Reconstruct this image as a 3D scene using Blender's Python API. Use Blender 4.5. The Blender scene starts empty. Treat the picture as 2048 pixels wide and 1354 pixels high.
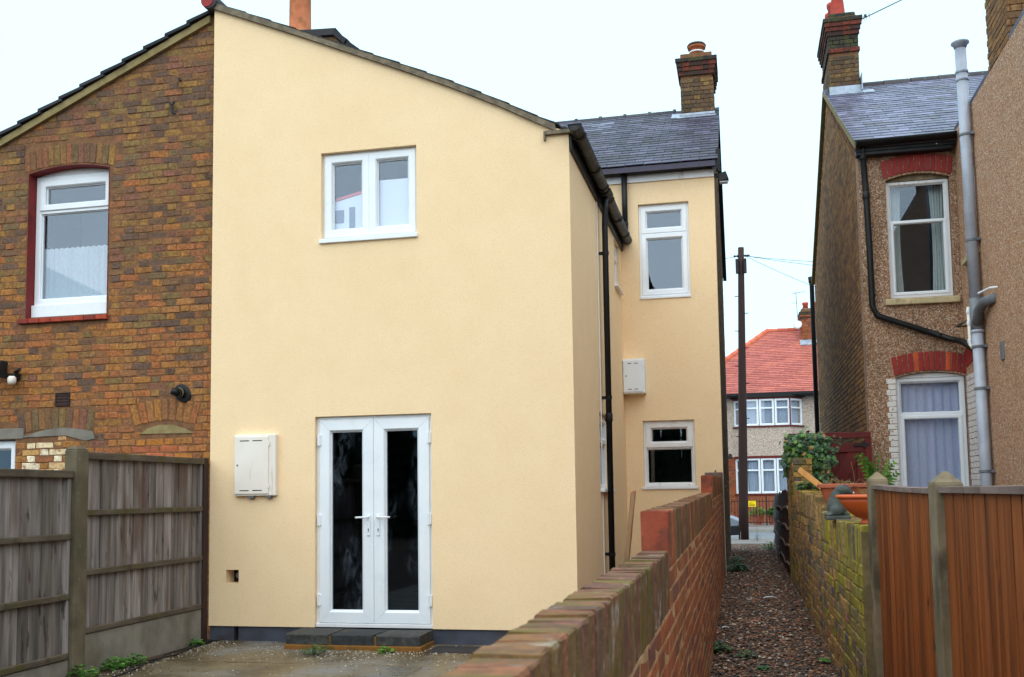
import bpy, math, random
from mathutils import Vector, Matrix, Euler
from mathutils.geometry import tessellate_polygon
random.seed(7)
R_ = random.Random(11)
sc = bpy.context.scene
col = sc.collection
rad = math.radians

# ------------------------------------------------------------------ camera
YAW, PITCH, ROLL, CAMZ, FPX = 0.2166, 0.0802, -0.0150, 1.4635, 2005.58
c_, s_, cp_, sp_ = math.cos(YAW), math.sin(YAW), math.cos(PITCH), math.sin(PITCH)
right0 = Vector((c_, s_, 0)); fwd = Vector((-s_*cp_, c_*cp_, sp_)); up0 = Vector((s_*sp_, -c_*sp_, cp_))
rgt = right0*math.cos(ROLL) + up0*math.sin(ROLL)
upv = -right0*math.sin(ROLL) + up0*math.cos(ROLL)
cam = bpy.data.cameras.new("camera")
cam_o = bpy.data.objects.new("camera", cam); col.objects.link(cam_o)
m = Matrix((rgt, upv, -fwd)).transposed().to_4x4(); m.translation = Vector((0, 0, CAMZ))
cam_o.matrix_world = m
cam.sensor_width = 36.0; cam.lens = FPX/2048*36.0
cam.shift_x = -17.75/2048; cam.shift_y = 147.78/2048
cam.clip_start = 0.05; cam.clip_end = 2000
cam.dof.use_dof = True; cam.dof.focus_distance = 11.0; cam.dof.aperture_fstop = 9.0
sc.camera = cam_o

# ------------------------------------------------------------------ world, sun, exposure
SUN_EL, SUN_AZ = rad(58), rad(178)        # azimuth: direction the light comes from, clockwise from +Y
w = bpy.data.worlds.new("World"); sc.world = w; w.use_nodes = True
nt = w.node_tree; nt.nodes.clear()
sky = nt.nodes.new("ShaderNodeTexSky"); sky.sky_type = 'NISHITA'; sky.sun_disc = False
sky.sun_elevation = SUN_EL; sky.sun_rotation = SUN_AZ; sky.dust_density = 3.0
bgs = nt.nodes.new("ShaderNodeBackground"); bgs.inputs[1].default_value = 0.05
bgc = nt.nodes.new("ShaderNodeBackground")   # the closed cloud sheet, an even cool white
bgc.inputs[0].default_value = (0.54, 0.79, 0.92, 1); bgc.inputs[1].default_value = 1.0
nt.links.new(sky.outputs[0], bgs.inputs[0])
mx = nt.nodes.new("ShaderNodeMixShader"); mx.inputs[0].default_value = 0.88
nt.links.new(bgs.outputs[0], mx.inputs[1]); nt.links.new(bgc.outputs[0], mx.inputs[2])
wo = nt.nodes.new("ShaderNodeOutputWorld"); nt.links.new(mx.outputs[0], wo.inputs[0])
sl = bpy.data.lights.new("sun", 'SUN'); sl.energy = 1.5; sl.angle = rad(110); sl.color = (1.0, 0.88, 0.77)
so = bpy.data.objects.new("sun", sl); col.objects.link(so)
sd = Vector((math.sin(SUN_AZ)*math.cos(SUN_EL), math.cos(SUN_AZ)*math.cos(SUN_EL), math.sin(SUN_EL)))
so.rotation_euler = sd.to_track_quat('Z', 'Y').to_euler(); so.location = sd*60
sc.view_settings.view_transform = 'Standard'; sc.view_settings.look = 'None'
sc.view_settings.exposure = 0.94; sc.view_settings.gamma = 1.0; sc.view_settings.use_curve_mapping = False
sc.render.engine = 'CYCLES'
sc.cycles.max_bounces = 8; sc.cycles.transparent_max_bounces = 12; sc.cycles.use_denoising = True
sc.cycles.diffuse_bounces = 6; sc.cycles.glossy_bounces = 3; sc.cycles.caustics_reflective = False

# ------------------------------------------------------------------ materials
def C(r, g, b):
    f = lambda x: (x/255/12.92 if x/255 <= 0.04045 else ((x/255+0.055)/1.055)**2.4)
    return (f(r), f(g), f(b), 1)
def mul(c, k): return (c[0]*k, c[1]*k, c[2]*k, 1)

class Nt:
    def __init__(s, name):
        s.m = bpy.data.materials.new(name); s.m.use_nodes = True
        s.t = s.m.node_tree; s.t.nodes.clear()
        s.out = s.n("ShaderNodeOutputMaterial")
    def n(s, typ, **k):
        x = s.t.nodes.new(typ)
        for a, b in k.items(): setattr(x, a, b)
        return x
    def l(s, a, b): s.t.links.new(a, b)
    def math(s, op, a, b=None, cl=False):
        x = s.n("ShaderNodeMath", operation=op, use_clamp=cl)
        for i, q in enumerate((a, b)):
            if q is None: continue
            if isinstance(q, (int, float)): x.inputs[i].default_value = q
            else: s.l(q, x.inputs[i])
        return x.outputs[0]
    def mix(s, fac, a, b, blend='MIX'):
        x = s.n("ShaderNodeMix", data_type='RGBA', blend_type=blend)
        for i, q in ((0, fac), (6, a), (7, b)):
            if isinstance(q, (int, float)): x.inputs[i].default_value = q
            elif isinstance(q, tuple): x.inputs[i].default_value = q
            else: s.l(q, x.inputs[i])
        return x.outputs[2]
    def noise(s, vec, scale, detail=4, rough=0.55):
        x = s.n("ShaderNodeTexNoise"); x.inputs['Scale'].default_value = scale
        x.inputs['Detail'].default_value = detail; x.inputs['Roughness'].default_value = rough
        s.l(vec, x.inputs['Vector']); return x
    def vmap(s, vec, sc_):
        x = s.n("ShaderNodeVectorMath", operation='MULTIPLY'); s.l(vec, x.inputs[0]); x.inputs[1].default_value = sc_
        return x.outputs[0]
    def ramp(s, fac, stops, interp='LINEAR'):
        x = s.n("ShaderNodeValToRGB"); r = x.color_ramp; r.interpolation = interp
        while len(r.elements) < len(stops): r.elements.new(0.5)
        for e, (p, c) in zip(r.elements, stops): e.position = p; e.color = c
        s.l(fac, x.inputs[0]); return x.outputs[0]
    def rng(s, v, a, b, c=0., d=1.):
        x = s.n("ShaderNodeMapRange", interpolation_type='SMOOTHSTEP')
        x.inputs[1].default_value = a; x.inputs[2].default_value = b; x.inputs[3].default_value = c; x.inputs[4].default_value = d
        s.l(v, x.inputs[0]); return x.outputs[0]

def pm(name, cols, sc_=6., st=(1, 1, 1), detail=5, rough=0.85, rr=0.1, bump=0.25, bsc=90., bst=(1, 1, 1), bd=0.004,
       stains=(), pieces=None, pvar=0.25, var=0.0, spec=0.35, metal=0.0, voro=None, jump=True):
    """cols: colours spread over a noise; pieces: colours dealt out one per piece; stains: (colour, scale, lo, hi, stretch, amount)"""
    N = Nt(name)
    g = N.n("ShaderNodeNewGeometry"); oi = N.n("ShaderNodeObjectInfo")
    rnd = N.math('FRACT', N.math('ADD', N.math('MULTIPLY', oi.outputs['Random'], 7.31), g.outputs['Random Per Island']))
    pos = g.outputs['Position']
    if pieces or var:
        cx = N.n("ShaderNodeCombineXYZ"); k = N.math('MULTIPLY', rnd, 37.0 if jump else 0.0)
        for i in range(3): N.l(k, cx.inputs[i])
        ad = N.n("ShaderNodeVectorMath", operation='ADD'); N.l(pos, ad.inputs[0]); N.l(cx.outputs[0], ad.inputs[1]); ppos = ad.outputs[0]
    else: ppos = pos
    nz = N.noise(N.vmap(ppos, st), sc_, detail)
    fac = N.rng(nz.outputs[0], 0.28, 0.72)
    if pieces:
        k = len(pieces)
        base = N.ramp(rnd, [(i/k, c) for i, c in enumerate(pieces)], 'CONSTANT')
        v = N.rng(fac, 0, 1, 1-pvar, 1+pvar)
        cc = N.n("ShaderNodeCombineColor")
        for i in range(3): N.l(v, cc.inputs[i])
        base = N.mix(1.0, base, cc.outputs[0], 'MULTIPLY')
    else:
        k = max(1, len(cols)-1)
        base = N.ramp(fac, [(i/k, c) for i, c in enumerate(cols)])
    if voro:                                        # small stones set in the surface: (scale, colours)
        vo = N.n("ShaderNodeTexVoronoi"); vo.inputs['Scale'].default_value = voro[0]; N.l(pos, vo.inputs['Vector'])
        sp = N.n("ShaderNodeSeparateColor"); N.l(vo.outputs['Color'], sp.inputs[0])
        k = len(voro[1]); vc = N.ramp(sp.outputs[0], [(i/k, c) for i, c in enumerate(voro[1])], 'CONSTANT')
        base = N.mix(voro[2], base, vc)
    if var:
        hs = N.n("ShaderNodeHueSaturation"); N.l(base, hs.inputs['Color'])
        N.l(N.rng(rnd, 0, 1, 1-var, 1+var), hs.inputs['Value']); base = hs.outputs[0]
    for (c, s2, lo, hi, st2, am) in stains:
        z = N.noise(N.vmap(pos, st2), s2, 5, 0.6)
        base = N.mix(N.math('MULTIPLY', N.rng(z.outputs[0], lo, hi), am), base, c)
    b = N.n("ShaderNodeBsdfPrincipled"); N.l(base, b.inputs['Base Color'])
    b.inputs['Metallic'].default_value = metal; b.inputs['Specular IOR Level'].default_value = spec
    if rr: N.l(N.rng(nz.outputs[0], 0.3, 0.7, max(0.02, rough-rr), min(1, rough+rr)), b.inputs['Roughness'])
    else: b.inputs['Roughness'].default_value = rough
    if bump:
        bz = N.noise(N.vmap(ppos, bst), bsc, 4, 0.6)
        bn = N.n("ShaderNodeBump"); bn.inputs['Strength'].default_value = bump; bn.inputs['Distance'].default_value = bd
        if voro: N.l(N.math('SUBTRACT', N.math('MULTIPLY', bz.outputs[0], 0.3), vo.outputs['Distance']), bn.inputs['Height'])
        else: N.l(bz.outputs[0], bn.inputs['Height'])
        N.l(bn.outputs[0], b.inputs['Normal'])
    N.l(b.outputs[0], N.out.inputs[0])
    return N.m

def glass(name, tint, refl=1.5, rough=0.0, smear=None):
    N = Nt(name)
    tr = N.n("ShaderNodeBsdfTransparent"); tr.inputs[0].default_value = tint
    gl = N.n("ShaderNodeBsdfGlossy"); gl.inputs['Roughness'].default_value = rough; gl.inputs[0].default_value = (0.74, 0.85, 1, 1)
    lw = N.n("ShaderNodeLayerWeight"); lw.inputs[0].default_value = 0.5      # Schlick, the same from both sides of the pane
    f0 = ((refl-1)/(refl+1))**2
    fac = N.math('ADD', N.math('MULTIPLY', N.math('POWER', lw.outputs['Facing'], 5.0), 1-f0), f0)
    mxs = N.n("ShaderNodeMixShader"); N.l(fac, mxs.inputs[0]); N.l(tr.outputs[0], mxs.inputs[1]); N.l(gl.outputs[0], mxs.inputs[2])
    o = mxs.outputs[0]
    if smear:                                       # dried wiping marks on the glass
        g = N.n("ShaderNodeNewGeometry")
        a = N.noise(N.vmap(g.outputs['Position'], (11, 11, 4.5)), 1.0, 6, 0.75); a.inputs['Distortion'].default_value = 1.4
        c = N.noise(N.vmap(g.outputs['Position'], (2.6, 1, 1.1)), 1.0, 2, 0.5)
        f = N.math('MULTIPLY', N.rng(a.outputs[0], 0.42, 0.74), N.rng(c.outputs[0], 0.42, 0.62))
        df = N.n("ShaderNodeBsdfDiffuse"); df.inputs[0].default_value = (0.42, 0.50, 0.62, 1)
        m2 = N.n("ShaderNodeMixShader"); N.l(N.math('MULTIPLY', f, smear), m2.inputs[0]); N.l(o, m2.inputs[1]); N.l(df.outputs[0], m2.inputs[2]); o = m2.outputs[0]
    N.l(o, N.out.inputs[0]); return N.m

def cloth(name, c, k=0.35):
    N = Nt(name); d = N.n("ShaderNodeBsdfDiffuse"); t = N.n("ShaderNodeBsdfTranslucent"); x = N.n("ShaderNodeMixShader")
    g = N.n("ShaderNodeNewGeometry"); nz = N.noise(N.vmap(g.outputs['Position'], (90, 90, 25)), 1.0, 3)
    cc = N.mix(N.rng(nz.outputs[0], .35, .65), mul(c, .9), c)
    for q in (d, t): N.l(cc, q.inputs[0])
    x.inputs[0].default_value = k; N.l(d.outputs[0], x.inputs[1]); N.l(t.outputs[0], x.inputs[2]); N.l(x.outputs[0], N.out.inputs[0]); return N.m

MOSS = C(92, 92, 30); SOOT = C(38, 34, 30)
M = {}
M['render'] = pm('cream_render', [C(243, 213, 172), C(246, 217, 177)], 3, rough=.92, rr=.03, bump=.55, bsc=150, bd=.005, spec=.15,
                 stains=[(C(232, 196, 152), .9, .5, .8, (1, 1, 1), .16), (C(214, 186, 146), 2.2, .58, .8, (3, 3, .3), .10), (C(204, 172, 130), 120, .52, .68, (1, 1, 1), .6)])
M['plinth'] = pm('dark_plinth_paint', [C(58, 62, 76), C(74, 77, 90)], 6, rough=.7, stains=[(C(60, 52, 44), 4, .5, .7, (1, 1, 3), .6)])
M['upvc'] = pm('white_upvc', [C(226, 231, 238), C(232, 236, 242)], 4, rough=.32, rr=.05, bump=0, spec=.5, stains=[(C(190, 190, 186), 3.0, .6, .8, (1, 1, .4), .35)])
M['upvc_old'] = pm('dull_white_upvc', [C(222, 222, 225), C(230, 230, 233)], 4, rough=.45, rr=.05, bump=.05, spec=.4, stains=[(C(150, 140, 122), 4, .58, .75, (2, 2, .5), .6)])
M['box_white'] = pm('grey_white_plastic', [C(226, 216, 206), C(234, 226, 217)], 3, rough=.5, rr=.05, bump=.05, stains=[(C(170, 160, 140), 5, .6, .75, (2, 2, .4), .5)])
M['black'] = pm('black_plastic', [C(16, 17, 19), C(26, 26, 29)], 8, rough=.5, rr=.08, bump=.05, spec=.3, stains=[(C(80, 78, 72), 7, .6, .78, (1, 1, .3), .35)])
M['blackmetal'] = pm('black_painted_iron', [C(18, 18, 20), C(32, 31, 31)], 8, rough=.55, bump=.2)
M['grey_pvc'] = pm('grey_pvc', [C(158, 164, 178), C(176, 182, 196)], 5, rough=.4, rr=.06, bump=.04, spec=.45, stains=[(C(110, 112, 112), 5, .58, .78, (3, 3, .4), .5)])
M['grey_dark'] = pm('dark_grey_pvc', [C(100, 103, 110), C(122, 126, 133)], 6, rough=.45, bump=.05)
M['lead'] = pm('lead_flashing', [C(140, 150, 165), C(176, 186, 200)], 9, rough=.45, bump=.2, bsc=30, metal=.3)
M['cement'] = pm('cement_fillet', [C(98, 88, 74), C(132, 120, 102)], 14, rough=.95, bump=.6, stains=[(C(60, 56, 48), 5, .5, .7, (1, 1, 1), .6)])
M['sand_mortar'] = pm('sandy_mortar', [C(128, 112, 74), C(152, 136, 96)], 12, rough=.95, bump=.5, stains=[(C(70, 60, 44), 6, .55, .75, (1, 1, 1), .6)])
M['mortar_brown'] = pm('brown_mortar', [C(104, 72, 50), C(134, 96, 66)], 16, rough=.97, bump=.6, bsc=120, stains=[(C(74, 56, 42), 1.2, .5, .75, (1, 1, 1), .5)])
M['mortar_red'] = pm('pale_mortar', [C(164, 126, 90), C(196, 158, 118)], 16, rough=.97, bump=.6, stains=[(C(110, 100, 56), 2.5, .5, .7, (1, 1, 1), .6)])
M['mortar_cope'] = pm('dirty_coping_mortar', [C(98, 84, 66), C(124, 108, 88)], 16, rough=.97, bump=.6, stains=[(C(84, 84, 40), 3, .5, .7, (1, 1, 1), .7), (C(170, 162, 148), 6, .6, .7, (1, 1, 1), .6)])
M['mortar_moss'] = pm('mossy_mortar', [C(104, 90, 60), C(132, 114, 80)], 14, rough=.97, bump=.7, stains=[(C(104, 100, 40), 2.2, .5, .7, (1, 1, 1), .6), (C(60, 52, 38), 3, .52, .72, (1, 1, 1), .6)])
STOCK = [C(128, 90, 58), C(112, 82, 62), C(136, 100, 58), C(114, 92, 64), C(142, 92, 62), C(98, 76, 64), C(126, 100, 60), C(146, 108, 58), C(126, 84, 66), C(104, 80, 66), C(132, 96, 60), C(120, 88, 60)]
M['brick_stock'] = pm('brown_stock_brick', None, 38, rough=.92, bump=.9, bsc=75, bd=.006, pieces=STOCK, pvar=.28,
                      stains=[(C(74, 58, 46), .55, .48, .72, (1, 1, 1), .5), (C(40, 34, 30), 6, .55, .75, (1, 1, 1), .55)])
M['brick_orange'] = pm('orange_stock_brick', None, 38, rough=.9, bump=.8, bsc=75, bd=.006, pvar=.3,
                       pieces=[C(155, 100, 54), C(150, 93, 57), C(160, 107, 55), C(152, 103, 60), C(142, 91, 57), C(151, 105, 55), C(157, 96, 55), C(138, 93, 60), C(147, 99, 53)],
                       stains=[(C(66, 52, 42), 5, .55, .75, (1, 1, 1), .55)])
M['brick_new'] = pm('salmon_infill_brick', None, 30, rough=.88, bump=.5, pvar=.2, pieces=[C(176, 98, 62), C(184, 112, 72), C(170, 108, 48), C(160, 90, 60)])
M['brick_white'] = pm('cream_flaked_brick', None, 30, rough=.88, bump=.6, pvar=.2, pieces=[C(220, 198, 160), C(206, 172, 126), C(196, 150, 104), C(226, 210, 180), C(190, 146, 88)],
                      stains=[(C(150, 96, 60), 14, .55, .66, (1, 1, 1), .8)])
M['brick_painted'] = pm('white_painted_brick', [C(214, 210, 206), C(226, 222, 218)], 20, rough=.7, bump=.5, bsc=60,
                        stains=[(C(130, 78, 62), 22, .58, .66, (1, 1, 1), .75)])
M['brick_dark'] = pm('sooty_stock_brick', None, 34, rough=.95, bump=.8, bsc=80, pvar=.35,
                     pieces=[C(112, 86, 58), C(92, 72, 54), C(124, 96, 58), C(80, 66, 52), C(112, 90, 64), C(98, 76, 60)],
                     stains=[(C(66, 54, 42), .8, .48, .72, (1, 1, 1), .5)])
M['brick_flank'] = pm('brown_flank_brick', None, 34, rough=.95, bump=.8, bsc=80, pvar=.35, pieces=[C(143, 101, 60), C(120, 86, 56), C(152, 111, 63), C(106, 78, 54), C(139, 103, 66), C(128, 90, 54)],
                     stains=[(C(84, 66, 48), .8, .5, .74, (1, 1, 1), .5)])
M['brick_cap'] = pm('dark_red_brick', None, 30, rough=.95, bump=.8, pvar=.3, pieces=[C(92, 46, 38), C(74, 44, 40), C(108, 52, 40), C(62, 46, 42)],
                    stains=[(C(54, 56, 40), 6, .5, .7, (1, 1, 1), .6)])
M['brick_sootcap'] = pm('mossy_dark_brick', None, 30, rough=.95, bump=.9, pvar=.3, pieces=[C(58, 52, 44), C(66, 60, 44), C(50, 46, 44)],
                        stains=[(C(74, 78, 44), 7, .45, .65, (1, 1, 1), .7)])
M['brick_red'] = pm('red_wall_brick', None, 26, rough=.85, bump=.6, bsc=70, pvar=.24,
                    pieces=[C(158, 90, 56), C(146, 82, 54), C(164, 98, 60), C(136, 78, 54), C(154, 90, 52), C(118, 74, 60), C(158, 84, 54)],
                    stains=[(C(100, 82, 36), 2.2, .5, .72, (1, 2, .6), .55), (C(60, 44, 36), 6, .58, .75, (1, 1, 1), .5)])
M['brick_coping'] = pm('weathered_coping_brick', None, 26, rough=.8, bump=.8, bsc=60, bd=.006, pvar=.28,
                       pieces=[C(120, 76, 54), C(108, 72, 54), C(128, 82, 54), C(104, 70, 56), C(116, 82, 54), C(112, 72, 58), C(98, 70, 54)],
                       stains=[(C(96, 92, 30), 3.2, .46, .66, (1, 3, .5), .75), (C(176, 170, 160), 9, .58, .7, (1, 1, 1), .5), (C(58, 48, 34), 5, .55, .72, (1, 1, .6), .6)])
M['brick_end'] = pm('cut_red_brick_end', [C(152, 72, 46), C(132, 58, 42)], 12, rough=.85, bump=.5, stains=[(C(90, 48, 38), 10, .46, .66, (1, 1, 1), .75), (C(200, 110, 60), 9, .58, .7, (1, 1, 1), .5)])
M['brick_mossy'] = pm('mossy_yellow_brick', None, 30, rough=.93, bump=.9, bsc=70, bd=.006, pvar=.35,
                      pieces=[C(156, 120, 74), C(138, 112, 76), C(162, 122, 80), C(148, 116, 66), C(124, 106, 84), C(154, 108, 80), C(116, 102, 76), C(168, 132, 76), C(96, 86, 82)],
                      stains=[(C(128, 118, 36), 1.3, .54, .70, (1, 1, .7), .7), (C(62, 54, 40), 3.5, .52, .72, (1, 1, 1), .6)])
M['brick_green'] = pm('moss_covered_brick', None, 30, rough=.95, bump=.9, bsc=70, bd=.006, pvar=.35,
                      pieces=[C(146, 130, 58), C(128, 116, 60), C(152, 134, 52), C(136, 116, 68)],
                      stains=[(C(142, 134, 30), 3.0, .46, .62, (2, 2, .5), .7), (C(66, 54, 36), 4, .5, .7, (2, 2, .5), .7)])
M['red_paint'] = pm('dark_red_paint', [C(112, 26, 28), C(132, 36, 34)], 7, rough=.6, bump=.4, stains=[(C(74, 22, 24), 6, .5, .7, (1, 1, 1), .5)])
M['red_arch'] = pm('red_painted_brick', None, 14, rough=.7, bump=.4, pvar=.15, pieces=[C(140, 42, 38), C(150, 48, 42), C(136, 38, 36), C(146, 44, 38), C(142, 46, 44), C(190, 78, 40)])
M['red_sill'] = pm('red_tile_sill', None, 10, rough=.75, bump=.4, pieces=[C(150, 58, 40), C(164, 64, 42), C(130, 48, 36)], pvar=.2)
M['stone_sill'] = pm('stone_sill', [C(176, 160, 124), C(200, 184, 146)], 9, rough=.9, bump=.5, stains=[(C(120, 100, 70), 7, .55, .7, (1, 1, 1), .6)])
M['slate'] = pm('wet_blue_slate', None, 9, rough=.52, rr=.1, bump=.3, bsc=40, spec=.35, pvar=.22,
                pieces=[C(55, 51, 67), C(64, 59, 77), C(48, 44, 58), C(71, 66, 86), C(58, 54, 67), C(53, 49, 69), C(79, 74, 95), C(45, 41, 52)],
                stains=[(C(120, 118, 108), 16, .66, .74, (1, 1, 1), .7)])
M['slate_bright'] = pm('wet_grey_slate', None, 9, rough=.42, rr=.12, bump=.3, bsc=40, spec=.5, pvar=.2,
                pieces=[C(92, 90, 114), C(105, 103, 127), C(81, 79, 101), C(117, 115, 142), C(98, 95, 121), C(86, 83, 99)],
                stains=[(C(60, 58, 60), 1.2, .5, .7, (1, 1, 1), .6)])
M['tile_dark'] = pm('dark_concrete_tile', None, 12, rough=.8, bump=.5, pieces=[C(42, 42, 48), C(52, 50, 54), C(34, 35, 40)], pvar=.2)
M['ridge'] = pm('grey_ridge_tile', None, 10, rough=.8, bump=.5, pieces=[C(66, 62, 68), C(76, 72, 76), C(58, 56, 62)], pvar=.2,
                stains=[(C(150, 150, 130), 9, .58, .68, (1, 1, 1), .7), (C(120, 112, 50), 7, .6, .7, (1, 1, 1), .6)])
M['redtile'] = pm('red_clay_tile', None, 8, rough=.85, bump=.4, pvar=.16, pieces=[C(172, 96, 88), C(182, 106, 96), C(164, 92, 84), C(186, 108, 94), C(176, 102, 94)],
                  stains=[(C(164, 94, 72), .9, .5, .7, (1, 1, 1), .5)])
M['redridge'] = pm('red_ridge_tile', None, 8, rough=.8, bump=.3, pieces=[C(196, 100, 74), C(186, 90, 66), C(204, 110, 82)], pvar=.15)
M['pot'] = pm('clay_chimney_pot', [C(176, 98, 62), C(198, 122, 84)], 7, rough=.85, bump=.3, stains=[(C(110, 84, 52), 4, .5, .7, (1, 1, 1), .6), (C(70, 72, 40), 6, .6, .72, (1, 1, .5), .7)])
M['pot_red'] = pm('red_chimney_pot', [C(168, 58, 46), C(186, 76, 60)], 7, rough=.75, bump=.3, stains=[(C(100, 60, 48), 5, .55, .7, (1, 1, 1), .5)])
PEB = [C(205, 161, 129), C(224, 193, 166), C(171, 123, 92), C(239, 219, 199), C(192, 136, 100), C(212, 168, 135), C(142, 109, 88), C(222, 166, 117), C(201, 145, 105)]
PEBD = [C(168, 132, 107), C(198, 171, 149), C(132, 98, 77), C(213, 192, 171), C(150, 109, 82), C(173, 137, 112), C(110, 87, 72), C(180, 139, 105), C(160, 121, 91)]
M['pebble'] = pm('brown_pebbledash', [C(140, 104, 78), C(158, 120, 92)], 2, rough=.93, bump=.9, bd=.012, voro=(88, PEB, .75),
                 stains=[(C(196, 124, 74), 1.1, .55, .78, (1, 1, .6), .3), (C(110, 86, 58), 1.6, .55, .76, (2, 2, .5), .55)])
M['pebble_dark'] = pm('dull_pebbledash', [C(112, 84, 64), C(132, 100, 76)], 2, rough=.93, bump=.9, bd=.012, voro=(74, PEBD, .85),
                 stains=[(C(74, 58, 34), 1.4, .48, .72, (2, 2, .4), .6)])
M['pebble_grey'] = pm('grey_pebbledash', [C(178, 160, 146), C(196, 178, 164)], 3, rough=.95, bump=.8, bd=.012, voro=(46, [C(168, 148, 134), C(196, 180, 168), C(144, 124, 112), C(212, 198, 186), C(180, 162, 148)], .85))
M['wood_grey'] = pm('weathered_grey_board', [C(86, 79, 74), C(120, 111, 107), C(152, 143, 141)], 1.0, st=(14, 14, .9), detail=7, rough=.9, bump=.5, bsc=1.0, bst=(90, 90, 3), var=.22,
                    stains=[(C(80, 54, 40), 1.0, .50, .66, (2.6, 2.6, .6), .75), (C(46, 32, 26), 1.0, .6, .70, (16, 16, 3.2), .75), (C(92, 92, 60), 1.0, .62, .76, (5, 5, .9), .5)])
M['wood_rail'] = pm('mossy_grey_rail', [C(72, 62, 52), C(100, 89, 76)], 1.0, st=(14, 3, 20), detail=6, rough=.92, bump=.5, bsc=60, stains=[(C(74, 68, 26), 4, .48, .66, (1, 1, 1), .7), (C(48, 36, 28), 5, .52, .7, (1, 1, 1), .6)])
M['wood_brown'] = pm('stained_brown_board', [C(92, 44, 14), C(128, 64, 20), C(152, 82, 32)], 1.0, st=(16, 16, .8), detail=7, rough=.62, bump=.35, bsc=1.0, bst=(80, 80, 3), var=.10, spec=.3,
                     stains=[(C(78, 42, 26), 1.0, .56, .68, (7, 7, .6), .65), (C(48, 28, 24), 1.0, .625, .68, (19, 19, 6.5), .9)])
M['wood_cap'] = pm('grey_brown_cap', [C(100, 80, 72), C(128, 110, 104)], 1.0, st=(20, 3, 20), rough=.8, bump=.4, var=.15)
M['wood_maroon'] = pm('maroon_painted_board', [C(86, 24, 22), C(106, 32, 28)], 1.0, st=(10, 2, 10), rough=.65, bump=.3, var=.1, stains=[(C(60, 22, 22), 4, .52, .7, (1, 1, 1), .5)])
M['wood_maroon_d'] = pm('dark_maroon_board', [C(62, 22, 22), C(80, 28, 26)], 1.0, st=(10, 2, 10), rough=.7, bump=.3, var=.12)
M['wood_pale'] = pm('pale_bark_edge', [C(150, 120, 112), C(176, 150, 140)], 10, rough=.8)
M['wood_new'] = pm('fresh_pine', [C(190, 132, 72), C(210, 152, 88)], 1, st=(20, 20, 4), rough=.7, bump=.2)
M['wood_stake'] = pm('split_stake', [C(120, 92, 66), C(158, 120, 86)], 1, st=(40, 40, 4), rough=.85, bump=.4, stains=[(C(150, 70, 40), 12, .5, .62, (1, 1, .4), .8), (C(70, 72, 50), 8, .55, .7, (1, 1, .5), .6)])
M['wood_pole'] = pm('creosoted_pole', [C(44, 28, 26), C(62, 42, 38)], 1, st=(20, 20, 1), rough=.85, bump=.5)
M['concrete'] = pm('mossy_concrete', [C(84, 75, 60), C(108, 98, 80)], 6, rough=.93, bump=.5, bsc=70, stains=[(C(66, 62, 40), 2, .45, .68, (1, 1, .5), .6), (C(160, 152, 140), 30, .62, .72, (1, 1, 1), .4)])
M['concrete_pale'] = pm('grey_concrete', [C(112, 106, 98), C(136, 130, 120)], 5, rough=.9, bump=.4, bsc=70, stains=[(C(84, 70, 50), 2, .5, .72, (1, 1, .6), .6)])
M['concrete_green'] = pm('green_stained_concrete', [C(112, 98, 76), C(140, 124, 100)], 5, rough=.93, bump=.5, bsc=70, stains=[(C(92, 80, 54), 2.5, .5, .7, (1, 1, .5), .6), (C(60, 52, 40), 5, .46, .66, (1, 1, .7), .75), (C(190, 180, 160), 90, .66, .74, (1, 1, 1), .5)])
M['patio'] = pm('wet_patio_concrete', [C(78, 66, 46), C(104, 92, 70), C(112, 106, 98)], 1.6, detail=8, rough=.42, rr=.25, bump=.35, bsc=60, bd=.003, spec=.5,
                stains=[(C(66, 50, 28), 1.3, .46, .66, (1, 1, 1), .7), (C(116, 116, 116), .9, .54, .7, (1, 1, 1), .7), (C(52, 44, 34), 9, .55, .72, (1, 1, 1), .6)])
M['step'] = pm('dark_stone_block', None, 22, rough=.8, bump=.8, bsc=60, pieces=[C(52, 54, 54), C(60, 60, 60), C(46, 48, 50)], pvar=.35,
               stains=[(C(112, 94, 50), 5, .55, .7, (1, 1, 1), .6), (C(70, 76, 40), 8, .58, .7, (1, 1, 1), .6)])
M['step_bed'] = pm('ochre_mortar', [C(136, 88, 36), C(110, 78, 34)], 8, rough=.95, bump=.6, stains=[(C(74, 70, 26), 5, .5, .66, (1, 1, 1), .8)])
M['soil'] = pm('soil', [C(58, 42, 30), C(82, 62, 44)], 14, rough=.95, bump=.8)
M['ground'] = pm('rough_ground', [C(72, 66, 44), C(92, 84, 62)], 3, rough=.95, bump=.6)
M['asphalt'] = pm('wet_asphalt', [C(104, 108, 116), C(122, 126, 134)], 2, rough=.6, bump=.3, bsc=120)
M['pave'] = pm('grey_paving', [C(112, 106, 104), C(132, 126, 122)], 2, rough=.8, bump=.3)
M['kerb'] = pm('kerb_stone', [C(140, 136, 130), C(158, 154, 148)], 5, rough=.85, bump=.3)
M['gravelbed'] = pm('dark_gravel_bed', [C(52, 38, 30), C(80, 58, 44)], 24, rough=.95, bump=.9, bd=.01, voro=(46, [C(70, 48, 36), C(96, 64, 46), C(50, 42, 38), C(110, 78, 56), C(60, 44, 34)], .8))
M['gravel'] = pm('mixed_gravel', None, 30, rough=.6, bump=.3, spec=.45, pvar=.25,
                 pieces=[C(109, 73, 54), C(79, 61, 51), C(137, 93, 65), C(63, 56, 56), C(152, 113, 85), C(93, 67, 56), C(156, 96, 60), C(70, 51, 41), C(108, 85, 70), C(113, 85, 68), C(86, 78, 73), C(128, 76, 50), C(60, 46, 40), C(87, 63, 50), C(180, 164, 148)])
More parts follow.
